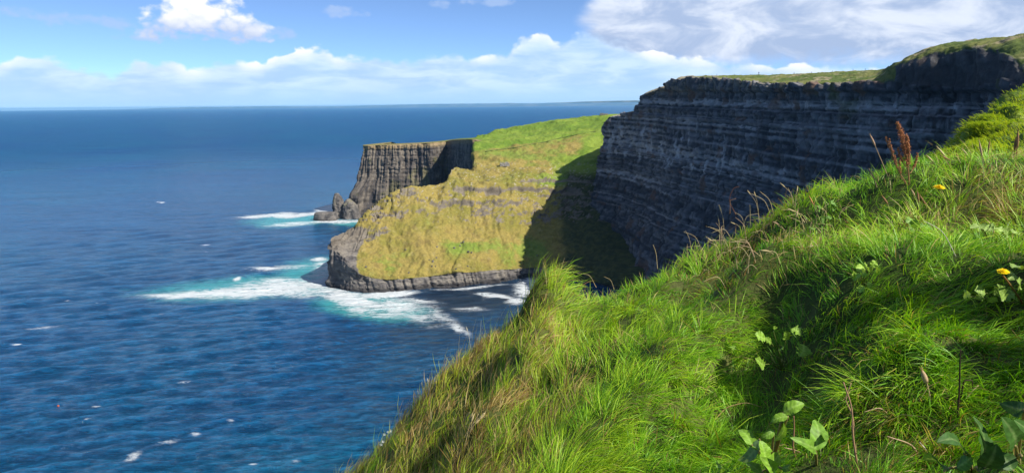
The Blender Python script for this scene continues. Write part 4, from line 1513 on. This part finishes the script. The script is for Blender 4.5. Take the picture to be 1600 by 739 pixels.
weed('sorrel_plant', (1432, 372), [(565, 95, 60), (612, 198, 56), (540, 160, 70), (480, 120, 50), (590, 150, 56), (650, 160, 50), (520, 60, 44), (640, 205, 44)], 55, c2, 4.35,
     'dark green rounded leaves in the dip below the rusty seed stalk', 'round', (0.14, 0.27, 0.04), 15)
weed('clover_plant', (1298, 345), [(985, 180, 50), (1085, 165, 60), (1100, 150, 46), (1020, 280, 50), (930, 375, 46), (1050, 250, 50)], 50, lambda x, y: (1080 + x / 4.93, 290 + y / 4.93), 4.93,
     'small dark-leaved weed on the upper slope behind the straw patch', 'round', (0.13, 0.25, 0.05), 16)


# ---- yellow flowers
def yellow_flower(px, py, stem_px, dia_px, label, stem_col, tilt, seed):
    root = hit(*stem_px)
    root[2] -= 0.02
    Y = root[1] - 0.26
    head = P(px, py, Y)
    k = Y / FPX
    e = empty('dandelion', root, label, 'flower')
    st = Soup()
    mid = (root + head) / 2 + np.array((-0.01, 0, 0.015))
    st.tube(bez(root, mid, head - np.array((0, 0, 0.008)), 12), np.linspace(0.0026, 0.0022, 12), np.array(stem_col))
    obj('stem', st.mesh('stem', root), M_LEAF, e)
    ax = norm(np.array((tilt[0], tilt[1], 1.0)))
    a = norm(np.cross(ax, (0, 1, 0.01)))
    b = np.cross(ax, a)
    R0 = dia_px * k / 2
    rng = np.random.default_rng(seed)
    fl = Soup()
    for ring, (n, rr_, lift, up0) in enumerate(((24, 1.0, 0.10, 0.0), (20, 0.86, 0.22, 0.04), (16, 0.66, 0.34, 0.08), (12, 0.42, 0.42, 0.12), (7, 0.2, 0.45, 0.16))):
        for i in range(n):
            th = (i + 0.5 * (ring % 2) + rng.uniform(-0.15, 0.15)) * 2 * math.pi / n
            rd = a * math.cos(th) + b * math.sin(th)
            tg = -a * math.sin(th) + b * math.cos(th)
            r_ = R0 * rr_ * rng.uniform(0.88, 1.08)
            w = R0 * 0.15
            p0 = head + ax * R0 * up0
            pm = p0 + rd * r_ * 0.55 + ax * R0 * lift * 0.8
            p1 = p0 + rd * r_ + ax * R0 * lift * rng.uniform(0.6, 1.0)
            V = [p0 - tg * w * .4, p0 + tg * w * .4, pm + tg * w, pm - tg * w, p1 + tg * w * .75, p1 - tg * w * .75]
            fl.add(V, [(0, 1, 2, 3), (3, 2, 4, 5)], None, np.array((0.95, 0.74, 0.015)) * rng.uniform(0.85, 1.05))
    hd = obj('flower_head', fl.mesh('flower_head', root, smooth=False), M_PETAL, e)
    cx = Soup()
    prof = [(-0.34, 0.10), (-0.25, 0.28), (-0.1, 0.36), (0.06, 0.34)]
    cx.tube([head + ax * R0 * p_ for p_, _ in prof], [R0 * q for _, q in prof], np.array((0.12, 0.19, 0.05)), 10)
    obj('calyx', cx.mesh('calyx', root), M_LEAF, hd)


yellow_flower(1467, 294, (1482, 316), 18, 'yellow dandelion-like flower on the upper slope below the rusty stalk', (0.30, 0.40, 0.10), (0.05, -0.12), 1)
yellow_flower(1567, 425, (1603, 470), 19, 'yellow flower on a reddish stem at the right edge', (0.36, 0.20, 0.07), (-0.10, -0.18), 2)


# ---- rusty dock seed stalk on the skyline
def seed_branch(pts, sp, rad0, n, size, rng):
    s_ = Soup()
    rust = np.array((0.44, 0.19, 0.085))
    s_.tube(pts, np.linspace(rad0, rad0 * 0.4, len(pts)), np.array((0.36, 0.20, 0.09)))
    seg = np.linspace(0, len(pts) - 1, 400)
    for _ in range(n):
        t = sp[0] + (sp[1] - sp[0]) * rng.random()
        i = t * (len(pts) - 1)
        i0 = min(int(i), len(pts) - 2)
        p = pts[i0] + (pts[i0 + 1] - pts[i0]) * (i - i0)
        taper = 0.35 + 0.65 * math.sin(math.pi * min(1, (t - sp[0]) / (sp[1] - sp[0]) * 0.85 + 0.12))
        o_ = rng.normal(0, 1, 3)
        o_ = o_ / np.linalg.norm(o_)
        c_ = p + o_ * size * taper * rng.uniform(0.3, 1.0) + np.array((0, 0, size * 0.3))
        z_ = norm(rng.normal(0, 1, 3) + np.array((0, 0, 0.8)))
        x_ = norm(np.cross(z_, rng.normal(0, 1, 3)))
        w, h_ = 0.0022 * rng.uniform(0.7, 1.3), 0.0042 * rng.uniform(0.7, 1.3)
        y_ = np.cross(z_, x_)
        V = [c_ - z_ * h_, c_ + x_ * w, c_ + y_ * w, c_ - x_ * w, c_ - y_ * w, c_ + z_ * h_]
        s_.add(V, None, [(0, 2, 1), (0, 3, 2), (0, 4, 3), (0, 1, 4), (5, 1, 2), (5, 2, 3), (5, 3, 4), (5, 4, 1)], rust * rng.uniform(0.55, 1.45))
    return s_


def c1(x, y):
    return 1340 + x / 4.62, 180 + y / 4.62


def seed_stalk():
    root = hit(1421, 290)
    root[2] -= 0.01
    Y = root[1]
    e = empty('dock_seed_stalk', root, 'tall rusty brown dock seed stalk standing up from the skyline', 'plant')
    rng = np.random.default_rng(5)
    q = lambda x, y, dy=0.0: P(*c1(x, y), Y + dy)
    main = bez(root, q(372, 300), q(283, 58), 16)
    obj('main_stalk', seed_branch(main, (0.34, 0.99), 0.0034, 560, 0.022, rng).mesh('main_stalk', root, False), M_DRY, e)
    for (a, b, c_, d_, f, g_, n, sz, dy) in ((330, 470, 250, 300, 200, 155, 110, 0.009, 0.02), (318, 450, 262, 330, 226, 172, 100, 0.008, -0.03), (380, 420, 420, 370, 432, 278, 120, 0.009, 0.03),
                                             (318, 470, 300, 400, 306, 325, 60, 0.008, -0.02), (362, 330, 330, 230, 318, 110, 150, 0.010, 0.02), (372, 340, 372, 240, 352, 150, 170, 0.011, -0.02),
                                             (350, 380, 300, 300, 290, 240, 110, 0.010, 0.03)):
        br = bez(q(a, b, dy * 0.3), q(c_, d_, dy), q(f, g_, dy), 10)
        if b > 440:
            br[0] = root
        obj('seed_branch', seed_branch(br, (0.25, 1.0), 0.0020, n, sz, rng).mesh('seed_branch', root, False), M_DRY, e)


seed_stalk()


# ---- dry stems, each one on its own
STRAW, PINK, BROWN, DARK = (0.62, 0.50, 0.26), (0.52, 0.37, 0.22), (0.32, 0.18, 0.09), (0.05, 0.035, 0.02)


def dry_stem(name, pts_px, label, cat, rad_=0.0014, col=STRAW, head=0, headcol=None, group=None, lean=0.0, seed=0):
    """a single dry stem through photograph points, rooted in the turf; head = length of a seed head in metres"""
    root = hit(*pts_px[0])
    Y = root[1]
    pts = [root - np.array((0, 0, 0.02))]
    for i, q in enumerate(pts_px[1:]):
        p_ = P(q[0], q[1], Y + lean * (i + 1))
        gz = float(ground_h(p_[0], p_[1]))
        p_[2] = max(p_[2], gz + 0.01)
        pts.append(p_)
    pts = pchip(np.array(pts), [6] * (len(pts) - 1))
    rng = np.random.default_rng(seed)
    so = Soup()
    so.tube(pts, np.linspace(rad_, rad_ * 0.5, len(pts)), np.array(col) * rng.uniform(0.85, 1.12), 5)
    if head:
        d_ = norm(pts[-1] - pts[-2])
        hp = pts[-1] + d_ * np.linspace(-head, head * 0.25, 9)[:, None]
        rr_ = rad_ * np.array((0.6, 1.7, 2.3, 2.5, 2.5, 2.3, 1.9, 1.3, 0.4))
        hc = np.array(headcol or col)
        so.tube(hp, rr_, hc, 6)
        for _ in range(26):
            t = rng.random()
            p0 = hp[0] + (hp[-1] - hp[0]) * t
            o_ = norm(rng.normal(0, 1, 3))
            p1 = p0 + o_ * rad_ * 3.2 + d_ * rad_ * 4
            sidev = norm(np.cross(o_, d_)) * rad_ * 0.8
            so.add([p0 - sidev, p0 + sidev, p1], None, [(0, 1, 2)], hc * rng.uniform(0.7, 1.25))
    return obj(name, so.mesh(name, root), M_DRY, label=label, cat=cat, group=group, loc=root)


k1 = lambda l: [c1(*q) for q in l]
k5 = lambda l: [(1080 + a / 4.93, 290 + b / 4.93) for a, b in l]
k4 = lambda l: [c4(*q) for q in l]
k3 = lambda l: [c3(*q) for q in l]
dry_stem('seed_stem', k1([(232, 440), (160, 300), (98, 160)]), 'pale dry stem with a seed tip left of the rusty stalk', 'dry stem', 0.0020, PINK, 0.05, (0.45, 0.30, 0.20))
dry_stem('seed_stem', k1([(915, 490), (905, 340), (881, 205)]), 'tall straight grass stem with a pale head on the skyline at right', 'dry stem', 0.0016, (0.45, 0.47, 0.20), 0.06, PINK)
dry_stem('seed_stem', k1([(660, 360), (630, 300), (585, 243)]), 'bent grass head nodding left on the skyline between stalk and bank', 'dry stem', 0.0016, PINK, 0.05, STRAW)
dry_stem('seed_stem', k1([(600, 380), (550, 345), (508, 300)]), 'low grass head leaning far left on the skyline near the rusty stalk', 'dry stem', 0.0015, PINK, 0.04, STRAW)
dry_stem('seed_stem', k1([(690, 370), (660, 325), (615, 300)]), 'brown drooping seed head just below the bent pale head', 'dry stem', 0.0016, PINK, 0.05, BROWN)
dry_stem('seed_stem', k1([(818, 330), (790, 290), (764, 255)]), 'brown-tipped grass stem left of the tall straight stem', 'dry stem', 0.0016, (0.45, 0.47, 0.20), 0.04, PINK)
dry_stem('seed_stem', k1([(730, 330), (722, 305), (715, 285)]), 'short upright brown seed head on the skyline', 'dry stem', 0.0015, PINK, 0.04, BROWN)
dry_stem('seed_stem', k1([(1148, 300), (1152, 230), (1157, 140)]), 'brown plantain stalk before the sunlit bank at right', 'dry stem', 0.0024, BROWN, 0.07, BROWN)
dry_stem('seed_stem', k1([(1130, 290), (1135, 240), (1140, 185)]), 'shorter brown stalk beside the plantain stalk before the bank', 'dry stem', 0.0022, BROWN, 0.05, BROWN)
dry_stem('seed_stem', k1([(945, 280), (948, 230), (952, 195)]), 'small brown head at the left foot of the sunlit bank', 'dry stem', 0.0016, PINK, 0.04, BROWN)
dry_stem('seed_stem', k1([(460, 700), (430, 620), (392, 545)]), 'green grass stem with brown head below the rusty stalk', 'dry stem', 0.0015, (0.42, 0.48, 0.18), 0.03, PINK)
dry_stem('seed_stem', k1([(445, 660), (438, 610), (433, 565)]), 'upright brown plantain head left of the upper yellow flower', 'dry stem', 0.0018, PINK, 0.045, BROWN)
dry_stem('seed_stem', k1([(518, 680), (485, 640), (457, 592)]), 'slanting brown plantain head nearest the upper yellow flower', 'dry stem', 0.0018, PINK, 0.05, BROWN)
dry_stem('seed_stem', k1([(250, 700), (215, 640), (185, 595)]), 'sprawling brown seed head left of the yellow flower', 'dry stem', 0.0018, (0.50, 0.50, 0.20), 0.04, BROWN)
dry_stem('seed_stem', k1([(150, 520), (120, 460), (92, 405)]), 'grass stem with a pinkish head on the slope left of the rusty stalk', 'dry stem', 0.0015, PINK, 0.05, PINK)
dry_stem('seed_stem', k5([(1010, 280), (960, 190), (915, 95)]), 'single stem with an orange-brown head above the straw patch', 'dry stem', 0.0016, (0.45, 0.46, 0.18), 0.04, (0.55, 0.30, 0.10))
dry_stem('dead_stem', k5([(345, 200), (295, 110), (330, 20), (368, 8)]), 'hooked dark brown dead stem against the shaded cliff', 'dry stem', 0.0022, (0.17, 0.08, 0.05))
dry_stem('dead_stem', k5([(300, 190), (300, 120), (345, 100)]), 'bent brown dead stem beside the hooked one', 'dry stem', 0.0018, BROWN)
dry_stem('dead_stem', [(1346, 742), (1333, 680), (1331, 640), (1318, 597)], 'twisted pinkish dead stem rising in the bottom middle', 'dry stem', 0.0026, (0.46, 0.28, 0.16))
dry_stem('dead_stem', [(1340, 690), (1332, 650), (1322, 622), (1330, 598)], 'second twisted dead stem wound round the first', 'dry stem', 0.0020, (0.44, 0.27, 0.16))
dry_stem('dead_stem', k4([(488, 300), (455, 190), (420, 90)]), 'frayed tan dead stalk standing in bright grass at lower right', 'dry stem', 0.0024, PINK, 0.03, PINK)
dry_stem('dead_stem', k4([(640, 430), (655, 230), (660, 40), (664, -60)]), 'thin blackish dead stem upright at lower right', 'dry stem', 0.0024, DARK)
dry_stem('dead_stem', k4([(655, 300), (690, 140), (735, 140), (742, 190)]), 'curled blackish dead stem hooked beside the upright one', 'dry stem', 0.0022, DARK)
dry_stem('dead_stem', k4([(640, 300), (710, 240), (778, 172)]), 'short tan stalk slanting beside the blackish stems', 'dry stem', 0.0022, PINK)
dry_stem('dead_stem', k4([(40, 320), (110, 160), (250, 62)]), 'long yellow grass blade arching right of the dark hollow', 'dry stem', 0.0020, (0.55, 0.50, 0.10))
dry_stem('dead_stem', k4([(120, 330), (200, 240), (335, 172)]), 'fainter straw blade arching below the long yellow one', 'dry stem', 0.0018, STRAW)
dry_stem('dead_stem', k4([(260, 380), (140, 320), (40, 345)]), 'pinkish stem bowed flat over the lit grass at lower middle', 'dry stem', 0.0018, PINK)
dry_stem('dead_stem', k4([(440, 670), (350, 560), (190, 500)]), 'dry stem sprawling towards the dark dock from the left', 'dry stem', 0.0020, PINK)
dry_stem('dead_stem', k4([(485, 655), (440, 590), (400, 540)]), 'small pale withered blade at the edge of the dark dock', 'dry stem', 0.0026, (0.55, 0.52, 0.42))
dry_stem('dead_stem', k3([(130, 340), (290, 225), (420, 195), (548, 226)]), 'straw blade arching over the shade left of the bright dock', 'dry stem', 0.0024, (0.55, 0.40, 0.16))
dry_stem('dead_stem', k3([(835, 628), (790, 520), (798, 400), (795, 295)]), 'brown leafless stalk behind the bright dock', 'dry stem', 0.0028, BROWN)
dry_stem('dead_stem', k3([(930, 585), (830, 570), (720, 540)]), 'pinkish fallen stem lying right of the bright dock', 'dry stem', 0.0024, PINK)
dry_stem('dead_stem', [(1498, 398), (1470, 360), (1443, 345)], 'white withered stem bowing left on the lit slope at right', 'dry stem', 0.0016, (0.6, 0.58, 0.45))

rng_ = np.random.default_rng(42)
for i in range(64):     # the straw patch below the brow
    u_ = rng_.random()
    bx = 1105 + 215 * u_ + rng_.normal(0, 10)
    by = 420 - 52 * u_ + rng_.normal(0, 14) if i % 3 else 392 - 52 * u_ + rng_.normal(0, 12)
    by = float(by)
    ln_ = rng_.uniform(24, 52)
    a = rng_.normal(-0.45, 0.55)
    mx_, my_ = bx + math.sin(a) * ln_ * 0.55, by - math.cos(a) * ln_ * 0.62
    ex, ey = bx + math.sin(a * 1.7) * ln_, by - math.cos(a * 1.5) * ln_ * 0.9
    dry_stem('straw_stem', [(bx, by), (mx_, my_), (ex, ey)], ('pinkish' if i % 4 == 0 else 'pale straw') + (' seed-headed stem' if i % 5 == 0 else ' bare stem') + ' in the ' + ('left' if u_ < 0.33 else 'middle' if u_ < 0.66 else 'right') + (' upper' if by < 400 - 52 * u_ else ' lower') + ' dry patch below the brow', 'dry stem', rng_.uniform(0.0009, 0.0017),
             STRAW if i % 4 else PINK, 0.03 if i % 5 == 0 else 0, None, 'straw stems in the dry patch', seed=i)
for i in range(17):     # stems standing up along the brow against the cliff
    bx = rng_.uniform(930, 1260)
    by = np.interp(bx, [930, 1000, 1060, 1110, 1180, 1260], [448, 420, 398, 370, 346, 322]) + rng_.uniform(-4, 14)
    ln_ = rng_.uniform(22, 46)
    a = rng_.normal(-0.3, 0.35)
    dry_stem('straw_stem', [(bx, by), (bx + math.sin(a) * ln_ * .5, by - math.cos(a) * ln_ * .55), (bx + math.sin(a * 1.5) * ln_, by - math.cos(a * 1.4) * ln_)],
             ('bleached stem with a seed head' if i % 3 == 0 else 'bare bleached stem') + ' on the ' + ('lower' if bx < 1040 else 'middle' if bx < 1150 else 'upper') + ' brow against the dark cliff', 'dry stem', rng_.uniform(0.0010, 0.0016), STRAW, 0.025 if i % 3 == 0 else 0, None, 'bleached stems along the brow', seed=100 + i)
for i in range(12):     # the dry clump on the seaward slope
    bx, by = 706 + rng_.uniform(0, 26), 704 - rng_.uniform(0, 30)
    ln_ = rng_.uniform(30, 62)
    a = rng_.normal(0.45, 0.16)
    dry_stem('straw_stem', [(bx, by), (bx + math.sin(a) * ln_ * .5, by - math.cos(a) * ln_ * .55), (bx + math.sin(a * 1.25) * ln_, by - math.cos(a * 1.2) * ln_)],
             ('straw stem with a seed head' if i % 2 else 'bare straw stem') + ' in the dry clump on the seaward slope', 'dry stem', rng_.uniform(0.0012, 0.0020), STRAW, 0.03 if i % 2 else 0, None, 'straw stems of the seaward clump', seed=200 + i)
for i, (bx, by, ex, ey) in enumerate(((664, 628, 676, 588), (670, 620, 668, 592), (676, 612, 684, 586), (650, 636, 647, 612), (656, 632, 662, 606), (735, 540, 729, 512), (748, 528, 752, 500))):
    dry_stem('straw_stem', [(bx, by), ((bx + ex) / 2 + 1, (by + ey) / 2), (ex, ey)], ('seed-tipped' if i % 2 else 'bare') + ' grey stem on the ' + ('upper' if bx > 700 else 'lower') + ' left brow against the sea', 'dry stem', 0.0015, (0.5, 0.46, 0.36), 0.02 if i % 2 else 0, None,
             'grey stems along the left brow', seed=300 + i)


# ---- small white flowers hanging on the brow above the sea
def white_flower(px, py, sx, sy, label, seed):
    root = hit(sx, sy)
    Y = root[1]
    head = P(px, py, Y - 0.02)
    e = empty('sea_campion', root, label, 'flower', 'white flowers on the left brow')
    st = Soup()
    st.tube(bez(root, (root + head) / 2 + np.array((0, 0, 0.01)), head, 6), 0.0012, np.array((0.2, 0.28, 0.1)), 5)
    obj('stem', st.mesh('stem', root), M_LEAF, e)
    fl = Soup()
    for i in range(5):
        th = i * 2 * math.pi / 5 + seed
        rd = np.array((math.cos(th), -0.4, math.sin(th)))
        tg = np.array((-math.sin(th), 0, math.cos(th)))
        R0 = 0.0095
        fl.add([head, head + rd * R0 * .6 + tg * R0 * .45, head + rd * R0, head + rd * R0 * .6 - tg * R0 * .45], [(0, 1, 2, 3)], None, np.array((0.85, 0.86, 0.82)))
    obj('flower_head', fl.mesh('flower_head', root, False), M_PETAL, e)


for i, (a, b, lab) in enumerate(((596, 675, 'lowest small white flower in the upper row on the left brow'), (602, 671.5, 'middle small white flower in the upper row on the left brow'),
                                 (606, 669.5, 'highest small white flower on the left brow'), (594, 686, 'small white flower just below the row on the left brow'), (591, 690.5, 'lowest small white flower on the left brow'))):
    white_flower(a + 5, b + 3, a + 12, b + 14, lab, i * 0.7)


# ================================================================== SMALL THINGS FAR OFF
def on_grid(g, px, py):
    X, Y_ = project(g)
    ok = np.ones(X.shape, bool)
    d2 = (X - px) ** 2 + (Y_ - py) ** 2
    cand = np.where(d2 < max(d2.min() * 1.5, 2.5))
    best = min(zip(*cand), key=lambda ij: g[ij][1])
    return g[best]


BOULD = [(c7x, c7y, w_, lab) for c7x, c7y, w_, lab in (
    (740, 247, 9, 'dark boulder below the green strip on the near headland'), (777, 231, 8, 'grey boulder beside the green strip on the near headland'),
    (803, 207, 8, 'pale boulder at the top of the green strip'), (785, 213, 7, 'smaller pale boulder left of the top one on the green strip'),
    (620, 312, 7, 'lone pale boulder mid-slope on the near headland'), (594, 338, 9, 'pale boulder low on the slope above the rock foot'),
    (570, 332, 6, 'small boulder left of the low pale one'), (591, 370, 7, 'dark boulder lowest in the middle of the slope'),
    (612, 371, 6, 'small dark boulder beside the lowest dark one'), (834, 270, 9, 'pale boulder right of the green strip'),
    (860, 276, 7, 'small boulder next to the pale one right of the strip'), (750, 386, 7, 'boulder just above the rock foot near the middle'),
    (835, 371, 7, 'pale boulder low on the right of the slope'), (132, 378, 7, 'pale boulder low on the left of the slope'),
    (407, 268, 6, 'pale boulder high on the left of the slope'), (428, 414, 8, 'grey boulder by the rock foot on the left'),
    (627, 243, 8, 'grey stone under the bare patch on the slope'), (1306, 302, 6, 'pale stone near the shadow edge on the slope'))]
for i, (a, b, w_, lab) in enumerate(BOULD):
    p = on_grid(HEAD, 540 + a / 4.35, 330 + b / 4.35)
    r_ = w_ / 4.35 * p[1] / FPX * 0.9
    z0 = p[2]
    o = rough_rock('boulder', [(p[0], p[1], -r_ * .5, r_ * .9, r_ * .8, i), (p[0], p[1], r_ * .2, r_ * 1.05, r_ * .9, i), (p[0] + .1, p[1], r_ * .75, r_ * .8, r_ * .7, i), (p[0] + .1, p[1], r_ * 1.05, r_ * .3, r_ * .3, i)],
                   600 + i, r_ * 0.28, lab, 'boulder', 'boulders on the headland slope', cols=12)
    o.location.z = z0
M_STONE = land_material('field_stone', 0.4, 1.5)


def block(px, py, g, w, h_, dpt, name, label, cat, col):
    p = on_grid(g, px, py)
    so = Soup()
    rng = np.random.default_rng(int(px))
    for r in range(4):
        for c_ in range(8):
            x0, x1 = -w / 2 + w * c_ / 8, -w / 2 + w * (c_ + 1) / 8 - 0.06
            z0, z1 = h_ * r / 4 - 0.6, h_ * (r + 1) / 4 - 0.66
            dd = dpt / 2 * rng.uniform(0.85, 1.1)
            if r == 3 and rng.random() < 0.4:
                continue
            V = [(x, y, z) for z in (z0, z1) for y in (-dd, dd) for x in (x0, x1)]
            so.add(V, [(0, 2, 3, 1), (4, 5, 7, 6), (0, 1, 5, 4), (2, 6, 7, 3), (0, 4, 6, 2), (1, 3, 7, 5)], None, np.array(col) * rng.uniform(0.7, 1.2))
    return obj(name, so.mesh(name, smooth=False), M_STONE, label=label, cat=cat, loc=p)


block(788, 258, HEAD, 8, 3.4, 3, 'stone_block', 'big pale square rock standing on the upper headland slope', 'rock', (0.36, 0.34, 0.31))
block(943, 179, HEAD, 9, 2.6, 4, 'stone_ruin', 'tiny ruined stone wall on the far green skyline', 'ruin', (0.26, 0.24, 0.21))


def field_wall():
    so = Soup()
    ptsw = []
    for t in np.linspace(0, 1, 60):
        a, b = 756 + 178 * t, 236.5 - 30.5 * t + 2.0 * math.sin(t * 5)
        ptsw.append(on_grid(HEAD, a, b))
    ptsw = np.array(ptsw)
    k = np.ones(7) / 7
    sm = np.stack([np.convolve(np.pad(ptsw[:, i], 3, mode='edge'), k, 'valid') for i in range(3)], 1)
    sm[:, 2] += 0.15
    so.tube(sm, 0.45 + 0.12 * np.sin(np.arange(60) * 2.1), np.array((0.10, 0.135, 0.035)), 6)
    o0 = sm[0].copy()
    obj('field_boundary', so.mesh('field_boundary', o0), M_STONE, label='dark overgrown field boundary along the lower edge of the green meadow', cat='hedge', loc=o0)


field_wall()
ORD = ('first', 'second', 'third', 'fourth', 'fifth', 'sixth', 'seventh', 'eighth', 'last')
POSTS = [(1120, 0), (1148, 1), (1172, 2), (1206, 3), (1240, 4), (1268, 5), (1300, 6), (1333, 7), (1352, 8)]
top = CLIFF[sum([3, 30, 34, 36, 32, 34, 40, 22, 34]) - 2]
tpx, _ = project(top)
for a, i in POSTS:
    j = int(np.argmin(np.abs(tpx - a)))
    p = top[j]
    so = Soup()
    so.tube([(0, 0, -0.4), (0.02, 0, 0.5), (0.05, 0, 1.25)], (0.12, 0.11, 0.09), np.array((0.10, 0.085, 0.07)), 6)
    obj('fence_post', so.mesh('fence_post', smooth=False), M_DRY, label=ORD[i] + ' fence post from the left on the plateau skyline above the great cliff', cat='post', group='fence posts on the plateau', loc=p)


def person(px, jackets, label, seed):
    j = int(np.argmin(np.abs(tpx - px)))
    p = top[j]
    so = Soup()
    sk = np.array((0.45, 0.28, 0.2))
    for sx in (-1, 1):
        so.tube([(sx * 0.10, 0.06 * sx, -0.05), (sx * 0.10, 0.02, 0.45), (sx * 0.09, 0, 0.9)], (0.055, 0.07, 0.10), np.array((0.04, 0.045, 0.06)), 6)
        so.tube([(sx * 0.20, 0, 1.42), (sx * 0.26, 0.02, 1.12), (sx * 0.24, -0.08, 0.85)], (0.07, 0.055, 0.045), np.array(jackets), 6)
    so.tube([(0, 0, 0.85), (0, 0, 1.1), (0, 0, 1.38), (0, 0, 1.5), (0, 0, 1.56)], (0.16, 0.15, 0.20, 0.10, 0.055), np.array(jackets), 8)
    so.tube([(0, 0, 1.53), (0, -.01, 1.6), (0, -.01, 1.69), (0, 0, 1.77), (0, 0, 1.79)], (0.05, 0.085, 0.10, 0.075, 0.03), sk, 8)
    obj('person', so.mesh('person'), M_DRY, label=label, cat='person', loc=p)


person(1186, (0.05, 0.06, 0.10), 'tiny walker in dark clothes standing on the plateau skyline', 1)


def buoy():
    p = PW(91, 634)
    e = empty('buoy', p, 'tiny orange fishing buoy on the open water at lower left', 'buoy')
    so = Soup()
    so.tube([(0, 0, -0.25), (0, 0, -0.1), (0, 0, 0.1), (0, 0, 0.32), (0, 0, 0.42)], (0.15, 0.36, 0.42, 0.32, 0.1), np.array((0.75, 0.14, 0.03)), 12)
    obj('float', so.mesh('float'), M_PETAL, e)
    s2 = Soup()
    s2.tube([(0, 0, 0.4), (0, 0, 1.3)], 0.035, np.array((0.3, 0.25, 0.2)), 6)
    obj('pole', s2.mesh('pole'), M_DRY, e)


buoy()

# ---- the air over the bay
def build_haze():
    L = 64000.0
    z0, z1 = -14.0, 182.0
    v = [(x, y, z) for z in (z0, z1) for y in (-L, L) for x in (-L, L)]
    f = np.array([(0, 2, 3, 1), (4, 5, 7, 6), (0, 1, 5, 4), (2, 6, 7, 3), (0, 4, 6, 2), (1, 3, 7, 5)])
    m, T = mat_base('haze_air')
    pv = T.n('ShaderNodeVolumePrincipled')
    pv.inputs['Color'].default_value = (0.28, 0.62, 1.0, 1)
    pv.inputs['Density'].default_value = 2.4e-5
    pv.inputs['Anisotropy'].default_value = 0.0
    o = T.n('ShaderNodeOutputMaterial')
    T.put(o.inputs['Volume'], pv.outputs[0])
    obj('haze', new_mesh('haze', v, [f], smooth=False), m, kind='stuff', label='thin blue sea haze hanging over the bay', cat='haze')


build_haze()
